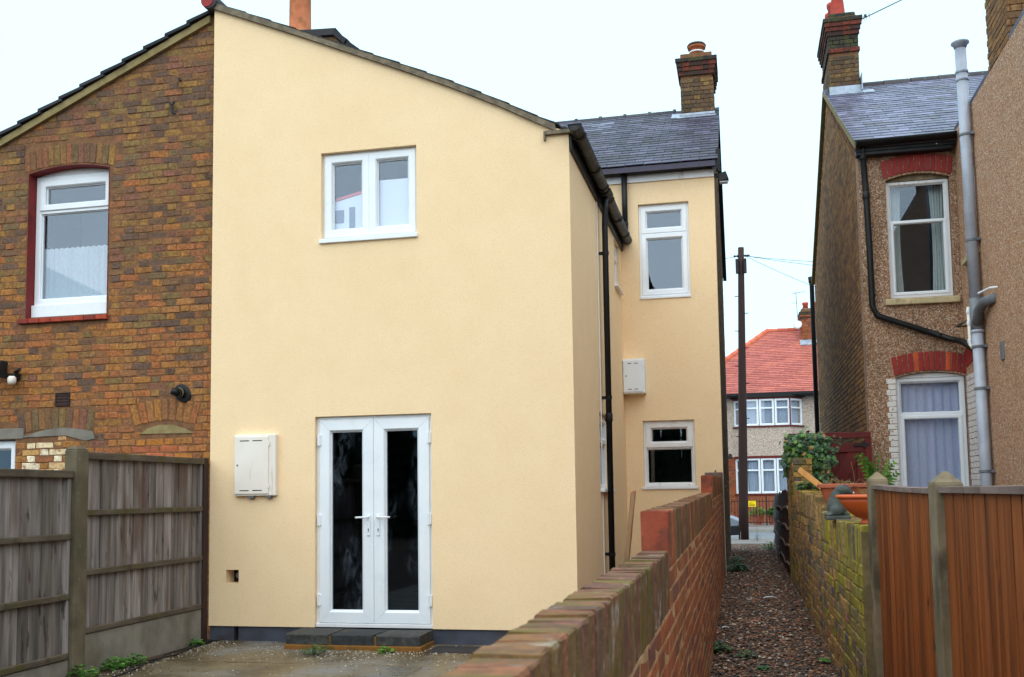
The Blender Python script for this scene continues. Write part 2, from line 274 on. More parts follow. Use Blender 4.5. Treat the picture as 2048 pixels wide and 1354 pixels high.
M['grit'] = pm('pale_grit', None, 30, rough=.8, bump=.2, pieces=[C(190, 182, 170), C(140, 128, 112), C(110, 92, 72), C(206, 200, 190), C(96, 88, 80)], pvar=.2)
M['litter'] = pm('white_litter', [C(222, 224, 228), C(232, 234, 238)], 6, rough=.5, bump=0)
M['pinklitter'] = pm('pink_litter', [C(206, 150, 140), C(190, 132, 120)], 6, rough=.5, bump=0)
M['leaf'] = pm('weed_leaf', None, 10, rough=.5, bump=0, pieces=[C(58, 110, 34), C(74, 128, 40), C(48, 92, 34), C(92, 140, 48)], pvar=.2)
M['leaf_dark'] = pm('dark_weed_leaf', None, 10, rough=.5, bump=0, pieces=[C(44, 80, 40), C(54, 92, 44), C(38, 66, 34), C(62, 98, 40)], pvar=.2)
M['ivy'] = pm('ivy_leaf', None, 10, rough=.38, rr=.08, bump=0, spec=.5, pvar=.25, pieces=[C(47, 81, 47), C(61, 102, 56), C(40, 68, 43), C(78, 120, 54), C(54, 90, 49), C(104, 144, 56), C(52, 85, 58), C(45, 73, 40), C(68, 112, 49), C(50, 85, 52), C(42, 71, 45), C(64, 107, 58), C(57, 93, 47), C(150, 110, 56)])
M['hedge'] = pm('dark_foliage', None, 14, rough=.8, bump=0, pieces=[C(34, 48, 28), C(42, 58, 32), C(28, 40, 24)], pvar=.3)
M['drystem'] = pm('dry_stem', None, 6, rough=.8, bump=0, pieces=[C(156, 104, 66), C(140, 110, 70), C(120, 112, 56), C(170, 120, 80)], pvar=.2)
M['terracotta'] = pm('terracotta_plastic', [C(168, 88, 62), C(182, 100, 72)], 5, rough=.6, bump=.1, stains=[(C(110, 70, 54), 7, .55, .75, (1, 1, 1), .5)])
M['orange_pot'] = pm('orange_plastic', [C(196, 84, 38), C(206, 96, 46)], 4, rough=.42, rr=.06, bump=.04, spec=.45, stains=[(C(140, 78, 48), 6, .58, .78, (1, 1, .6), .5)])
M['stone_dark'] = pm('dark_cast_stone', [C(52, 58, 56), C(84, 90, 86)], 9, rough=.6, bump=.4, bsc=40, stains=[(C(60, 64, 40), 6, .5, .7, (1, 1, 1), .5)])
M['room'] = pm('room_plaster', [C(96, 96, 100), C(110, 110, 114)], 2, rough=.9, bump=0)
M['dark_void'] = pm('dark_cavity', [C(26, 22, 20), C(38, 32, 28)], 6, rough=.9, bump=.1)
M['white_board'] = pm('white_board', [C(228, 234, 244), C(236, 240, 248)], 2, rough=.5, bump=0)
M['grey_mesh'] = pm('grey_mesh', [C(110, 118, 140), C(126, 134, 156)], 60, rough=.6, bump=0)
M['red_line'] = pm('red_stripe', [C(206, 84, 96), C(212, 92, 100)], 2, rough=.5, bump=0)
M['yellow_sign'] = pm('yellow_sign', [C(240, 206, 20), C(244, 212, 30)], 2, rough=.4, bump=0)
M['dark_ink'] = pm('dark_print', [C(60, 50, 20), C(66, 54, 24)], 2, rough=.5, bump=0)
M['iron'] = pm('iron_railing', [C(28, 24, 26), C(40, 34, 36)], 9, rough=.6, bump=0)
M['car_paint'] = pm('silver_blue_car_paint', [C(148, 158, 172), C(158, 168, 182)], 2, rough=.28, rr=.02, bump=0, spec=.6, metal=.4)
M['car_dark'] = pm('dark_car_plastic', [C(26, 27, 30), C(34, 35, 38)], 2, rough=.5, bump=0)
M['car_glass'] = pm('dark_car_glass', [C(30, 36, 42), C(36, 42, 50)], 2, rough=.08, rr=.01, bump=0, spec=.8)
M['chrome'] = pm('chrome', [C(190, 192, 196), C(200, 202, 206)], 2, rough=.2, rr=.02, bump=0, metal=.9)
M['lamp'] = pm('lamp_lens', [C(190, 196, 204), C(210, 214, 220)], 2, rough=.15, rr=.02, bump=0, spec=.7)
M['alu'] = pm('aerial_metal', [C(120, 122, 128), C(136, 138, 144)], 2, rough=.4, bump=0, metal=.6)
M['cable'] = pm('black_cable', [C(26, 26, 28), C(34, 34, 36)], 2, rough=.6, bump=0)
M['net'] = cloth('white_net_curtain', (0.84, 0.88, 0.92, 1))
M['net_grey'] = cloth('grey_net_curtain', (0.66, 0.70, 0.92, 1), .25)
M['curtain'] = cloth('pale_green_curtain', (0.66, 0.72, 0.68, 1), .25)
M['net_blue'] = cloth('blue_white_net', (0.66, 0.74, 0.86, 1))
M['glass'] = glass('window_glass', (0.95, 0.97, 0.99, 1), 1.6)
M['glass_bright'] = glass('sky_lit_glass', (0.94, 0.96, 0.98, 1), 1.78)
M['glass_door'] = glass('smeared_door_glass', (0.55, 0.6, 0.65, 1), 1.45, smear=.15)

# ------------------------------------------------------------------ geometry helpers
class Fr:
    """a working plane: u along it, v up it, n out of it"""
    def __init__(s, O, U, V, Nn, warp=None):
        s.O, s.U, s.V, s.N = Vector(O), Vector(U).normalized(), Vector(V).normalized(), Vector(Nn).normalized(); s.warp = warp
    def __call__(s, u, v, n=0.0):
        if s.warp: v = v + s.warp(u)
        return s.O + s.U*u + s.V*v + s.N*n
    def rot(s): return Matrix((s.U, -s.N, s.V)).transposed()
WORLD = Fr((0, 0, 0), (1, 0, 0), (0, 0, 1), (0, -1, 0))

WL = {}
def tag(o, label=None, cat=None, group=None, kind=None):
    if label: o['label'] = label
    if cat: o['category'] = cat
    if group: o['group'] = group
    if kind: o['kind'] = kind
    return o
def put(o, parent, loc):
    WL[o.name] = Vector(loc)
    if parent: o.parent = parent; o.location = Vector(loc) - WL[parent.name]
    else: o.location = loc
    return o
def root(name, loc, label, cat, group=None, kind=None):
    o = bpy.data.objects.new(name, None); o.empty_display_size = .2; col.objects.link(o); put(o, None, loc)
    return tag(o, label, cat, group, kind)
def raw(name, verts, faces, mat, parent=None, smooth=False, origin=None, bevel=0.0):
    vs = [Vector(v) for v in verts]
    if origin is None:
        lo = [min(v[i] for v in vs) for i in range(3)]; hi = [max(v[i] for v in vs) for i in range(3)]
        origin = Vector(((lo[0]+hi[0])/2, (lo[1]+hi[1])/2, lo[2]))
    origin = Vector(origin)
    me = bpy.data.meshes.new(name); me.from_pydata([v-origin for v in vs], [], faces)
    mats = mat if isinstance(mat, list) else [mat]
    for q in mats: me.materials.append(q)
    if smooth: me.polygons.foreach_set('use_smooth', [True]*len(me.polygons))
    me.update()
    o = bpy.data.objects.new(name, me); col.objects.link(o); put(o, parent, origin)
    if bevel:
        b = o.modifiers.new('bevel', 'BEVEL'); b.width = bevel; b.segments = 2; b.limit_method = 'ANGLE'; b.angle_limit = rad(40)
    return o

class MB:
    def __init__(s): s.v, s.f = [], []
    def add(s, vs, fs):
        k = len(s.v); s.v += [Vector(v) for v in vs]; s.f += [tuple(i+k for i in f) for f in fs]; return s
    def hexa(s, p): return s.add(p, [(0, 3, 2, 1), (4, 5, 6, 7), (0, 1, 5, 4), (1, 2, 6, 5), (2, 3, 7, 6), (3, 0, 4, 7)])
    def box(s, fr, u0, u1, v0, v1, n0, n1):
        return s.hexa([fr(u0, v0, n0), fr(u1, v0, n0), fr(u1, v1, n0), fr(u0, v1, n0), fr(u0, v0, n1), fr(u1, v0, n1), fr(u1, v1, n1), fr(u0, v1, n1)])
    def bx(s, x0, x1, y0, y1, z0, z1): return s.box(WORLD, x0, x1, z0, z1, -y1, -y0)
    def prism(s, fr, outer, n0, n1, holes=()):
        loops = [list(outer)] + [list(h) for h in holes]
        tess = tessellate_polygon([[Vector((a, b, 0)) for a, b in lp] for lp in loops])
        flat = [p for lp in loops for p in lp]; n = len(flat)
        vs = [fr(a, b, n1) for a, b in flat] + [fr(a, b, n0) for a, b in flat]
        fs = [tuple(t) for t in tess] + [tuple(i+n for i in reversed(t)) for t in tess]
        k = 0
        for lp in loops:
            L = len(lp)
            for i in range(L): a, b = k+i, k+(i+1) % L; fs.append((a, b, b+n, a+n))
            k += L
        return s.add(vs, fs)
    def ring(s, fr, u0, u1, v0, v1, w, n0, n1, c=.006, gap=0.0):
        prof = [(0, n0), (0, n1-c), (c, n1), (w-2*c, n1), (w, n1-2*c), (w, n0)]
        cor = [(u0, v0, 1, 1), (u1, v0, -1, 1), (u1, v1, -1, -1), (u0, v1, 1, -1)]
        dr = [(1, 0), (0, 1), (-1, 0), (0, -1)]
        P = len(prof)
        for k in range(4):
            a, b = cor[k], cor[(k+1) % 4]; d = dr[k]; vs = []
            for (q, sg) in ((a, 1), (b, -1)):
                for (dd, nn) in prof: vs.append(fr(q[0]+q[2]*dd+d[0]*gap*sg, q[1]+q[3]*dd+d[1]*gap*sg, nn))
            fs = [(i, (i+1) % P, (i+1) % P+P, i+P) for i in range(P)]
            if gap: fs += [tuple(range(P)), tuple(range(2*P-1, P-1, -1))]
            s.add(vs, fs)
        return s
    def tube(s, path, r, seg=10, cap=True):
        path = [Vector(p) for p in path]; n = len(path); rs = r if isinstance(r, (list, tuple)) else [r]*n
        t0 = (path[1]-path[0]).normalized(); x = t0.orthogonal().normalized(); vs, fs = [], []
        for i, p in enumerate(path):
            t = (path[min(i+1, n-1)]-path[max(i-1, 0)]).normalized()
            x = (x - t*x.dot(t)).normalized(); y = t.cross(x)
            k = 1.0
            if 0 < i < n-1:
                d = (path[i+1]-p).normalized().dot(t); k = 1/max(.6, d)
            for j in range(seg):
                a = 2*math.pi*j/seg; vs.append(p + (x*math.cos(a)+y*math.sin(a))*rs[i])
        for i in range(n-1):
            for j in range(seg): fs.append((i*seg+j, i*seg+(j+1) % seg, (i+1)*seg+(j+1) % seg, (i+1)*seg+j))
        if cap: fs += [tuple(range(seg-1, -1, -1)), tuple(range((n-1)*seg, n*seg))]
        return s.add(vs, fs)
    def lathe(s, o, prof, seg=20, axis=(0, 0, 1), sx=1.0):
        o = Vector(o); ax = Vector(axis).normalized(); x = ax.orthogonal().normalized(); y = ax.cross(x); vs, fs = [], []
        for (r, z) in prof:
            for j in range(seg):
                a = 2*math.pi*j/seg; vs.append(o + ax*z + x*(r*math.cos(a))+y*(r*math.sin(a)*sx))
        for i in range(len(prof)-1):
            for j in range(seg): fs.append((i*seg+j, i*seg+(j+1) % seg, (i+1)*seg+(j+1) % seg, (i+1)*seg+j))
        fs += [tuple(range(seg-1, -1, -1)), tuple(range((len(prof)-1)*seg, len(prof)*seg))]
        return s.add(vs, fs)
    def build(s, name, mat, parent=None, **k): return raw(name, s.v, s.f, mat, parent, **k)

# one brick, slate or board as a mesh of its own: chamfered at the front, a little uneven
def chip(L, H, D, ch=.004, jit=.002, seed=0, back=False):
    r = random.Random(seed); j = lambda k=1.0: (r.random()-.5)*2*jit*k
    def ringp(dx, dz, y, k=1.0): return [(sx*(L/2-dx)+j(k), y+j(k*.6), sz*(H/2-dz)+j(k)) for sx, sz in ((-1, -1), (1, -1), (1, 1), (-1, 1))]
    if back: R = [ringp(ch, ch, D/2), ringp(0, 0, D/2-ch), ringp(0, 0, -D/2+ch), ringp(ch, ch, -D/2)]
    else: R = [ringp(0, 0, D, .5), ringp(0, 0, ch), ringp(ch, ch, 0)]
    vs = [p for q in R for p in q]; fs = []
    for a in range(len(R)-1):
        for i in range(4): fs.append((a*4+i, a*4+(i+1) % 4, a*4+4+(i+1) % 4, a*4+4+i))
    k = (len(R)-1)*4; fs.append((k+3, k+2, k+1, k))
    if back: fs.append((0, 1, 2, 3))
    else: fs.append((0, 1, 2, 3))
    return vs, [tuple(reversed(f)) for f in fs]
_pm = {}
def pmesh(key, mat, L, H, D, nvar=7, **k):
    kk = (key, mat.name, round(L, 4), round(H, 4), round(D, 4))
    if kk not in _pm:
        q = []
        for i in range(nvar):
            vs, fs = chip(L, H, D, seed=i*13+len(key), **k)
            me = bpy.data.meshes.new(key); me.from_pydata(vs, [], fs); me.materials.append(mat); me.update(); q.append(me)
        _pm[kk] = q
    return _pm[kk]

class Pieces:
    """collects like pieces; the ones that show largest become parts, the rest one joined part"""
    def __init__(s, name, parent, cap=300, eye=(0, 0, 1.4635), **ck): s.name, s.parent, s.cap, s.eye, s.ck = name, parent, cap, Vector(eye), ck; s.it = []
    def add(s, loc, rot, mat, L, H, D, scale=(1, 1, 1), pri=0): s.it.append((Vector(loc), rot, mat, L, H, D, Vector(scale), pri))
    def done(s, rest=None):
        def size(t):
            d = t[0]-s.eye; return -(t[3]*t[6][0]*t[4]*t[6][2])/max(d.length_squared, .01) - t[7]
        it = sorted(s.it, key=size); rr = random.Random(len(it))
        vs, fs, mi, mats = [], [], [], []
        for i, (loc, rot, mat, L, H, D, sc3, pri) in enumerate(it):
            me = pmesh(s.name, mat, L, H, D, **s.ck)[rr.randrange(7)]
            if i < s.cap:
                o = bpy.data.objects.new(s.name, me); col.objects.link(o); put(o, s.parent, loc)
                o.rotation_euler = rot.to_euler(); o.scale = sc3
            else:
                if mat not in mats: mats.append(mat)
                k = len(vs); vs += [loc + rot @ Vector((v.co.x*sc3.x, v.co.y*sc3.y, v.co.z*sc3.z)) for v in me.vertices]
                for p in me.polygons: fs.append(tuple(a+k for a in p.vertices)); mi.append(mats.index(mat))
        if fs:
            o = raw(rest or s.name+'work', vs, fs, mats, s.parent); o['kind'] = 'stuff'
            o.data.polygons.foreach_set('material_index', mi)
        return s

def cuts(poly, v):
    xs = []
    for i in range(len(poly)):
        (a, b), (c, d) = poly[i], poly[(i+1) % len(poly)]
        if (b > v) != (d > v): xs.append(a+(v-b)*(c-a)/(d-b))
    xs.sort(); return [(xs[i], xs[i+1]) for i in range(0, len(xs)-1, 2)]
def inter(A, B): return [(max(a, c), min(b, d)) for a, b in A for c, d in B if min(b, d)-max(a, c) > .005]
def minus(A, B):
    for c, d in B:
        out = []
        for a, b in A:
            if d <= a or c >= b: out.append((a, b)); continue
            if c-a > .005: out.append((a, c))
            if b-d > .005: out.append((d, b))
        A = out
    return A
def rect(u0, u1, v0, v1): return [(u0, v0), (u1, v0), (u1, v1), (u0, v1)]
def lay(P, fr, poly, mat, holes=(), v0=0.0, v1=None, course=.075, L=.215, Hh=.0665, hd=.1025, mort=.0095, bond='flemish', proud=.007, D=.05, uo=0.0, seed=1, wob=.0022, tilt=.006):
    """lays brick courses on plane fr inside poly; mat(u, v, r) picks the brick"""
    r = random.Random(seed); rot0 = fr.rot()
    vmax = max(b for a, b in poly) if v1 is None else v1
    k = 0; v = v0
    while v+course*.6 < vmax:
        a, b, c = v+.004, v+course/2, v+course-.012
        iv = inter(inter(cuts(poly, a), cuts(poly, b)), cuts(poly, c))
        for h in holes:
            for q in (a, b, c): iv = minus(iv, cuts(h, q))
        for (s0, s1) in iv:
            if bond == 'flemish': seq = [L, hd]; per = L+hd+2*mort; off = (k % 2)*(per/2) + uo
            else: seq = [L]; per = L+mort; off = (k % 2)*(per/2) + uo
            u = math.floor((s0-off)/per)*per + off; i = 0
            while u < s1:
                w_ = seq[i % len(seq)]; p, q = max(u, s0+.003), min(u+w_, s1-.003)
                if q-p > .028:
                    m_ = mat(.5*(p+q), b, r.random()) if callable(mat) else mat
                    if m_ is not None:
                        rr = rot0 @ Euler(((r.random()-.5)*tilt*2, (r.random()-.5)*tilt, (r.random()-.5)*tilt*2)).to_matrix()
                        P.add(fr(.5*(p+q)+(r.random()-.5)*wob, b-mort/2+.0045+(r.random()-.5)*wob, proud+(r.random()-.5)*wob*1.6), rr, m_, w_, Hh, D, ((q-p)/w_, 1, 1))
                u += w_+mort; i += 1
        v += course; k += 1
def soldier_arch(P, fr, uc, v_spring, half, rise, depth, n, mat, proud=.008, D=.06, flare=.12):
    """a flat curved row of upright bricks over an opening"""
    rot0 = fr.rot()
    for i in range(n):
        t = (i+.5)/n*2-1; u = uc+t*half; v = v_spring+rise*(1-t*t)
        a = t*flare
        rr = rot0 @ Euler((0, a, 0)).to_matrix()
        P.add(fr(u+math.sin(a)*depth/2, v+depth/2*math.cos(a), proud), rr, mat(t) if callable(mat) else mat, 2*half/n-.008, depth, D)

def window(parent, fr, u0, u1, v0, v1, n, lights, name='window', mat='upvc', glassm='glass', fw=.045, sill=None, dn=.07, sash_w=.05, mitre=0.0):
    """a frame with its lights: (u0, u1, v0, v1, opening?) as fractions of the clear opening; returns the frame"""
    m = MB(); m.ring(fr, u0, u1, v0, v1, fw, n-dn, n)
    iu0, iu1, iv0, iv1 = u0+fw, u1-fw, v0+fw, v1-fw
    U = lambda t: iu0+(iu1-iu0)*t
    V = lambda t: iv0+(iv1-iv0)*t
    us = sorted({l[0] for l in lights} | {l[1] for l in lights}); vs = sorted({l[2] for l in lights} | {l[3] for l in lights})
    bw = fw*.62
    for t in us[1:-1]: m.box(fr, U(t)-bw/2, U(t)+bw/2, iv0-.004, iv1+.004, n-dn+.004, n-.003)
    for t in vs[1:-1]: m.box(fr, iu0-.004, iu1+.004, V(t)-bw/2, V(t)+bw/2, n-dn+.006, n-.0045)
    f = m.build(name, M[mat], parent)
    for (a, b, c, d, op) in lights:
        p0 = U(a)+(bw/2 if a > 0 else 0); p1 = U(b)-(bw/2 if b < 1 else 0); q0 = V(c)+(bw/2 if c > 0 else 0); q1 = V(d)-(bw/2 if d < 1 else 0)
        if op:
            e = .012
            MB().ring(fr, p0-e, p1+e, q0-e, q1+e, sash_w+e, n-.03, n+.014).build('sash', M[mat], f)
            p0 += sash_w; p1 -= sash_w; q0 += sash_w; q1 -= sash_w
        k = .014
        MB().ring(fr, p0-.001, p1+.001, q0-.001, q1+.001, k, n-.045, n-.016 if op else n-.022, .003).build('glazing_bead', M[mat], f)
        MB().box(fr, p0+k-.002, p1-k+.002, q0+k-.002, q1-k+.002, n-.040, n-.034).build('pane', M[glassm], f)
    if sill:
        du, dv, pr = sill
        MB().box(fr, u0-du, u1+du, v0-dv, v0-.001, n-dn, pr).build('sill', M[mat], f, bevel=.006)
    return f
def drape(parent, fr, u0, u1, v0, v1, n, mat, folds=9, amp=.018, seed=0, name='curtain', pinch=0.0):
    r = random.Random(seed); nu, nv = folds*6, 8; vs, fs = [], []
    ph = [r.random()*6 for _ in range(3)]
    for j in range(nv+1):
        t = j/nv
        for i in range(nu+1):
            x = i/nu
            nn = n + amp*(math.sin(x*folds*6.28+ph[0]+.4*math.sin(t*3+ph[1]))+.5*math.sin(x*folds*2.3*6.28+ph[2]))*(.7+.3*t)
            uu = u0+(u1-u0)*x + pinch*math.sin(t*math.pi)*(x-.5)
            vv = v0+(v1-v0)*t + (.006*math.sin(x*folds*6.28) if j in (0, nv) else 0)
            vs.append(fr(uu, vv, nn))
    for j in range(nv):
        for i in range(nu): a = j*(nu+1)+i; fs.append((a, a+1, a+nu+2, a+nu+1))
    return raw(name, vs, fs, M[mat], parent, smooth=True)
def leaf_cluster(name, c, r, n, mat, size=(.03, .06), seed=0, flat=.6, parent=None, spiky=False, up=.5):
    """many small leaves on a low plant"""
    q = random.Random(seed); vs, fs = [], []
    for i in range(n):
        a = q.random()*6.283; rr = r*math.sqrt(q.random()); h = (q.random()**.8)*r*flat*2
        p = Vector((c[0]+math.cos(a)*rr, c[1]+math.sin(a)*rr, c[2]+h*(1-(rr/r)**2*.6)+.004))
        d = Vector((math.cos(a)+q.uniform(-.6, .6), math.sin(a)+q.uniform(-.6, .6), q.uniform(-.1, up))).normalized()
        L = q.uniform(*size); wd = L*(.16 if spiky else .42); sd_ = d.cross(Vector((0, 0, 1)))
        if sd_.length < .01: sd_ = Vector((1, 0, 0))
        sd_.normalize(); nn = sd_.cross(d).normalized()
        k = len(vs)
        vs += [p-d*L*.5, p+sd_*wd-d*L*.05-nn*L*.06, p+d*L*.5-nn*L*.15, p-sd_*wd-d*L*.05-nn*L*.06, p+nn*L*.05]
        fs += [(k, k+1, k+4), (k+1, k+2, k+4), (k+2, k+3, k+4), (k+3, k, k+4)]
        if i % 3 == 0:
            b = Vector((c[0]+math.cos(a)*rr*.3, c[1]+math.sin(a)*rr*.3, c[2])); k = len(vs); e = sd_*.0022
            vs += [b-e, b+e, p+e-d*L*.4, p-e-d*L*.4]; fs += [(k, k+1, k+2, k+3)]
    return raw(name, vs, fs, mat, parent, origin=Vector(c))

# ------------------------------------------------------------------ the setting
def lerp(a, b, t): return a+(b-a)*t
def prof(pts, x):
    if x <= pts[0][0]: return pts[0][1]
    for (a, b), (c, d) in zip(pts, pts[1:]):
        if x <= c: return lerp(b, d, (x-a)/(c-a))
    return pts[-1][1]
ALLEY = [(-4, -.02), (2, .02), (7.4, .12), (9.2, .165), (11, .25), (12.8, .29), (16, .31), (19, .30), (23, .17), (27.2, .02)]
AZ = lambda y: prof(ALLEY, y)
tag(MB().bx(-400, 400, -400, 900, -.6, -.16).build('ground', M['ground'], origin=(0, 0, -.6)), kind='structure')
def slab(x0, x1, y0, y1, z=0.0):
    tag(MB().bx(x0, x1, y0, y1, -.3, z).build('patio', M['patio'], bevel=.004), kind='structure')
slab(-5.30, -.36, 8.33, 9.66); slab(-5.30, -2.72, -6, 8.318, -.002); slab(-2.708, -.36, -6, 8.318, .002)
tag(MB().bx(-5.30, -.36, -6, 9.6, -.3, -.012).build('patio_bed', M['soil']), kind='structure')
tag(MB().bx(-1.60, -.36, 9.661, 13.95, -.3, .03).build('side_passage', M['patio']), kind='structure')
# garden ground on the neighbours' sides
tag(MB().bx(-30, -5.301, -6, 9.9, -.3, -.01).build('garden_ground', M['soil']), kind='structure')
tag(MB().bx(.74, 30, -6, 13.88, -.3, .22).build('garden_ground', M['soil']), kind='structure')
tag(MB().bx(.86, 1.62, 6.3, 12.3, .221, 1.24).build('raised_bed', M['soil']), kind='structure')
vs, fs = [], []
ys = [-4+i*.4 for i in range(79)]
for y in ys: vs += [(-.40, y, AZ(y)-.012), (.74, y, AZ(y)+.004), (-.40, y, -.3), (.74, y, -.3)]
for i in range(len(ys)-1):
    a = i*4; fs += [(a, a+1, a+5, a+4), (a, a+4, a+6, a+2), (a+1, a+3, a+7, a+5)]
tag(raw('alley_path', vs, fs, M['gravelbed']), kind='structure')
# loose gravel in the alley
gr = random.Random(5); vs, fs = [], []
def stone(p, r):
    k = len(vs); a0 = gr.random()*6.28; sq = gr.uniform(.35, .75); el = gr.uniform(.65, 1)
    for j in range(5):
        a = a0+j*1.2566; q = r*gr.uniform(.75, 1.15); vs.append((p[0]+math.cos(a)*q, p[1]+math.sin(a)*q*el, p[2]+gr.uniform(-.1, .25)*r))
    vs.append((p[0]+gr.uniform(-.3, .3)*r, p[1]+gr.uniform(-.3, .3)*r, p[2]+r*sq)); vs.append((p[0], p[1], p[2]-r*.5))
    for j in range(5): fs.extend([(k+j, k+(j+1) % 5, k+5), (k+(j+1) % 5, k+j, k+6)])
n = 0
while n < 21000:
    y = 5.0*(27.2/5.0)**gr.random()
    x = gr.uniform(-.33, .70); r = gr.uniform(.007, .02)*(1.25 if gr.random() < .12 else 1)
    stone((x, y, AZ(y)+gr.uniform(-.004, .010)), r); n += 1
tag(raw('gravel', vs, fs, M['gravel']), kind='stuff')
# street
tag(MB().bx(-60, 60, 27.2, 27.4, -.3, .055).build('edging_kerb', M['kerb']), kind='structure')
tag(MB().bx(-60, 60, 27.401, 30.55, -.3, .02).build('pavement', M['pave']), kind='structure')
tag(MB().bx(-60, 60, 30.551, 30.68, -.3, .024).build('kerb', M['kerb']), kind='structure')
tag(MB().bx(-60, 60, 30.681, 37.3, -.3, -.08).build('road', M['asphalt']), kind='structure')
tag(MB().bx(-60, 60, 37.301, 37.43, -.3, .024).build('kerb', M['kerb']), kind='structure')
tag(MB().bx(-60, 60, 37.431, 40.3, -.3, .03).build('pavement', M['pave']), kind='structure')
tag(MB().bx(-60, 60, 40.301, 60, -.3, .06).build('front_garden', M['pave']), kind='structure')

# ------------------------------------------------------------------ the cream rendered house
YH = root('rendered_house', (-2.8, 13.0, 0), 'cream rendered house with white windows and French doors beside a gravel alley', 'house')
FF = Fr((0, 9.518, 0), (1, 0, 0), (0, 0, 1), (0, -1, 0))
FS = Fr((-1.57, 0, 0), (0, 1, 0), (0, 0, 1), (1, 0, 0))
FRt = Fr((0, 13.8785, 0), (1, 0, 0), (0, 0, 1), (0, -1, 0))
FL = Fr((-.285, 0, 0), (0, 1, 0), (0, 0, 1), (1, 0, 0))
ROOF = [(-5.42, 6.775), (-4.424, 6.350), (-3.314, 5.868), (-2.781, 5.628), (-2.261, 5.372), (-1.956, 5.205), (-1.70, 5.075), (-1.57, 5.03)]
DX0, DX1, DZ0, DZ1 = -4.248, -3.009, .15, 2.27
wl = MB()
out = [(-5.42, .15), (DX0, .15), (DX0, DZ1), (DX1, DZ1), (DX1, .15), (-1.57, .15)] + [(x, z-.02) for x, z in reversed(ROOF)]
wl.prism(FF, out, -.28, 0, holes=[rect(-4.185, -3.145, 4.06, 5.02), rect(-5.228, -5.085, .585, .72)])
wl.prism(FS, [(9.7985, .15), (13.8785, .15), (13.8785, 4.98), (9.7985, 4.98)], -.28, 0, holes=[rect(13.02, 13.62, 4.16, 4.84), rect(11.28, 12.17, 1.46, 2.37)])
wl.prism(FRt, [(-1.57, .15), (-.262, .15), (-.262, 5.86), (-2.6, 5.86), (-2.6, 4.985), (-1.57, 4.985)], -.28, 0, holes=[rect(-1.325, -.622, 4.13, 5.485), rect(-1.33, -.625, 1.485, 2.432)])
wl.build('wall', M['render'], YH)
# the shell behind it, seen only through the windows
sh = MB().bx(-5.419, -5.32, 9.80, 13.87, .15, 5.4).bx(-5.30, -1.86, 9.81, 13.85, .02, .14).bx(-5.30, -1.86, 9.81, 13.85, 2.62, 2.74).bx(-5.30, -1.86, 9.81, 13.80, 5.0, 5.03)
sh.bx(-5.3, -.6, 14.17, 20.7, 2.62, 2.74).bx(-5.3, -.6, 14.17, 20.7, .02, .14).bx(-5.3, -.6, 14.17, 20.7, 5.80, 5.83).bx(-5.4, -5.31, 13.87, 20.9, .02, 5.9).bx(-5.3, -.6, 20.7, 20.98, 0.02, 5.9)
sh.bx(-5.29, -1.87, 13.0, 13.05, .15, 2.6).bx(-5.29, -1.9, 13.0, 13.05, 2.75, 4.99)
sh.bx(-5.29, -.62, 17.0, 17.05, .15, 2.6).bx(-5.29, -.62, 17.0, 17.05, 2.75, 5.79)
sh.build('inner_wall', M['room'], YH)
fl = MB().prism(FL, [(14.1586, 0), (21, 0), (21, 5.9), (17.5, 8.02), (14.1586, 5.98)], -.26, 0); fl.build('flank_wall', M['mortar_brown'], YH)
P = Pieces('brick', YH, cap=0)
lay(P, FL, [(14.16, .1), (21, .1), (21, 5.86), (17.5, 7.98), (14.16, 5.94)], M['brick_dark'], bond='stretch', D=.03)
P.done('flank_brickwork')
pl = MB().box(FF, -5.415, -5.145, 0, .149, -.2, -.022).box(FF, -5.095, DX0-.1, 0, .149, -.2, -.022).box(FF, DX0-.1, DX1+.1, 0, .135, -.2, -.022).box(FF, DX1+.1, -1.592, 0, .149, -.2, -.022).box(FS, 9.75, 13.9, 0, .149, -.2, -.022).box(FRt, -1.60, -.284, 0, .149, -.2, -.022)
pl.build('plinth', M['plinth'], YH)
MB().box(FF, -5.145, -5.095, 0, .149, -.2, -.12).build('plinth_slot', M['dark_void'], YH)
# open hole for a pipe
MB().box(FF, -5.24, -5.07, .57, .735, -.30, -.17).build('cavity_back', M['dark_void'], YH)
MB().tube([FF(-5.115, .66, -.17), FF(-5.115, .66, -.06)], .034, 12).build('pipe_end', M['grey_dark'], YH)
# verge and roof of the rear wing
vg = MB(); top = [(x, z+.012) for x, z in ROOF[:-1]]; bot = [(x, z-.05) for x, z in ROOF[:-1]]
vg.prism(FF, bot+list(reversed(top)), -.06, .04); vg.build('verge', M['cement'], YH, bevel=.008)
rf = MB(); rt = [(-5.46, 6.80)]+[(x, z+.030) for x, z in ROOF[1:-1]]+[(-1.45, 5.04)]
rf.prism(FF, [(x, z-.05) for x, z in rt]+list(reversed(rt)), -5.7, -.061); wing = rf.build('wing_roof', M['tile_dark'], YH)
for i in range(13):                                  # tile ends showing along the verge
    t0, t1 = i/13, (i+1)/13+.02; x0, x1 = lerp(-5.40, -1.66, t0), lerp(-5.40, -1.66, min(1, t1))
    z0, z1 = prof(ROOF, x0), prof(ROOF, x1)
    MB().hexa([FF(x0, z0+.010, -.30), FF(x1, z1+.013, -.30), FF(x1, z1+.013, .026), FF(x0, z0+.010, .026), FF(x0, z0+.018, -.30), FF(x1, z1+.032, -.30), FF(x1, z1+.032, .026), FF(x0, z0+.018, .026)]).build('tile', M['tile_dark'], wing)
MB().lathe((-5.47, 9.44, 6.80), [(.07, 0), (.075, .012), (0, .012)], 14, (0, 1, 0)).build('ridge_end', M['red_arch'], wing)
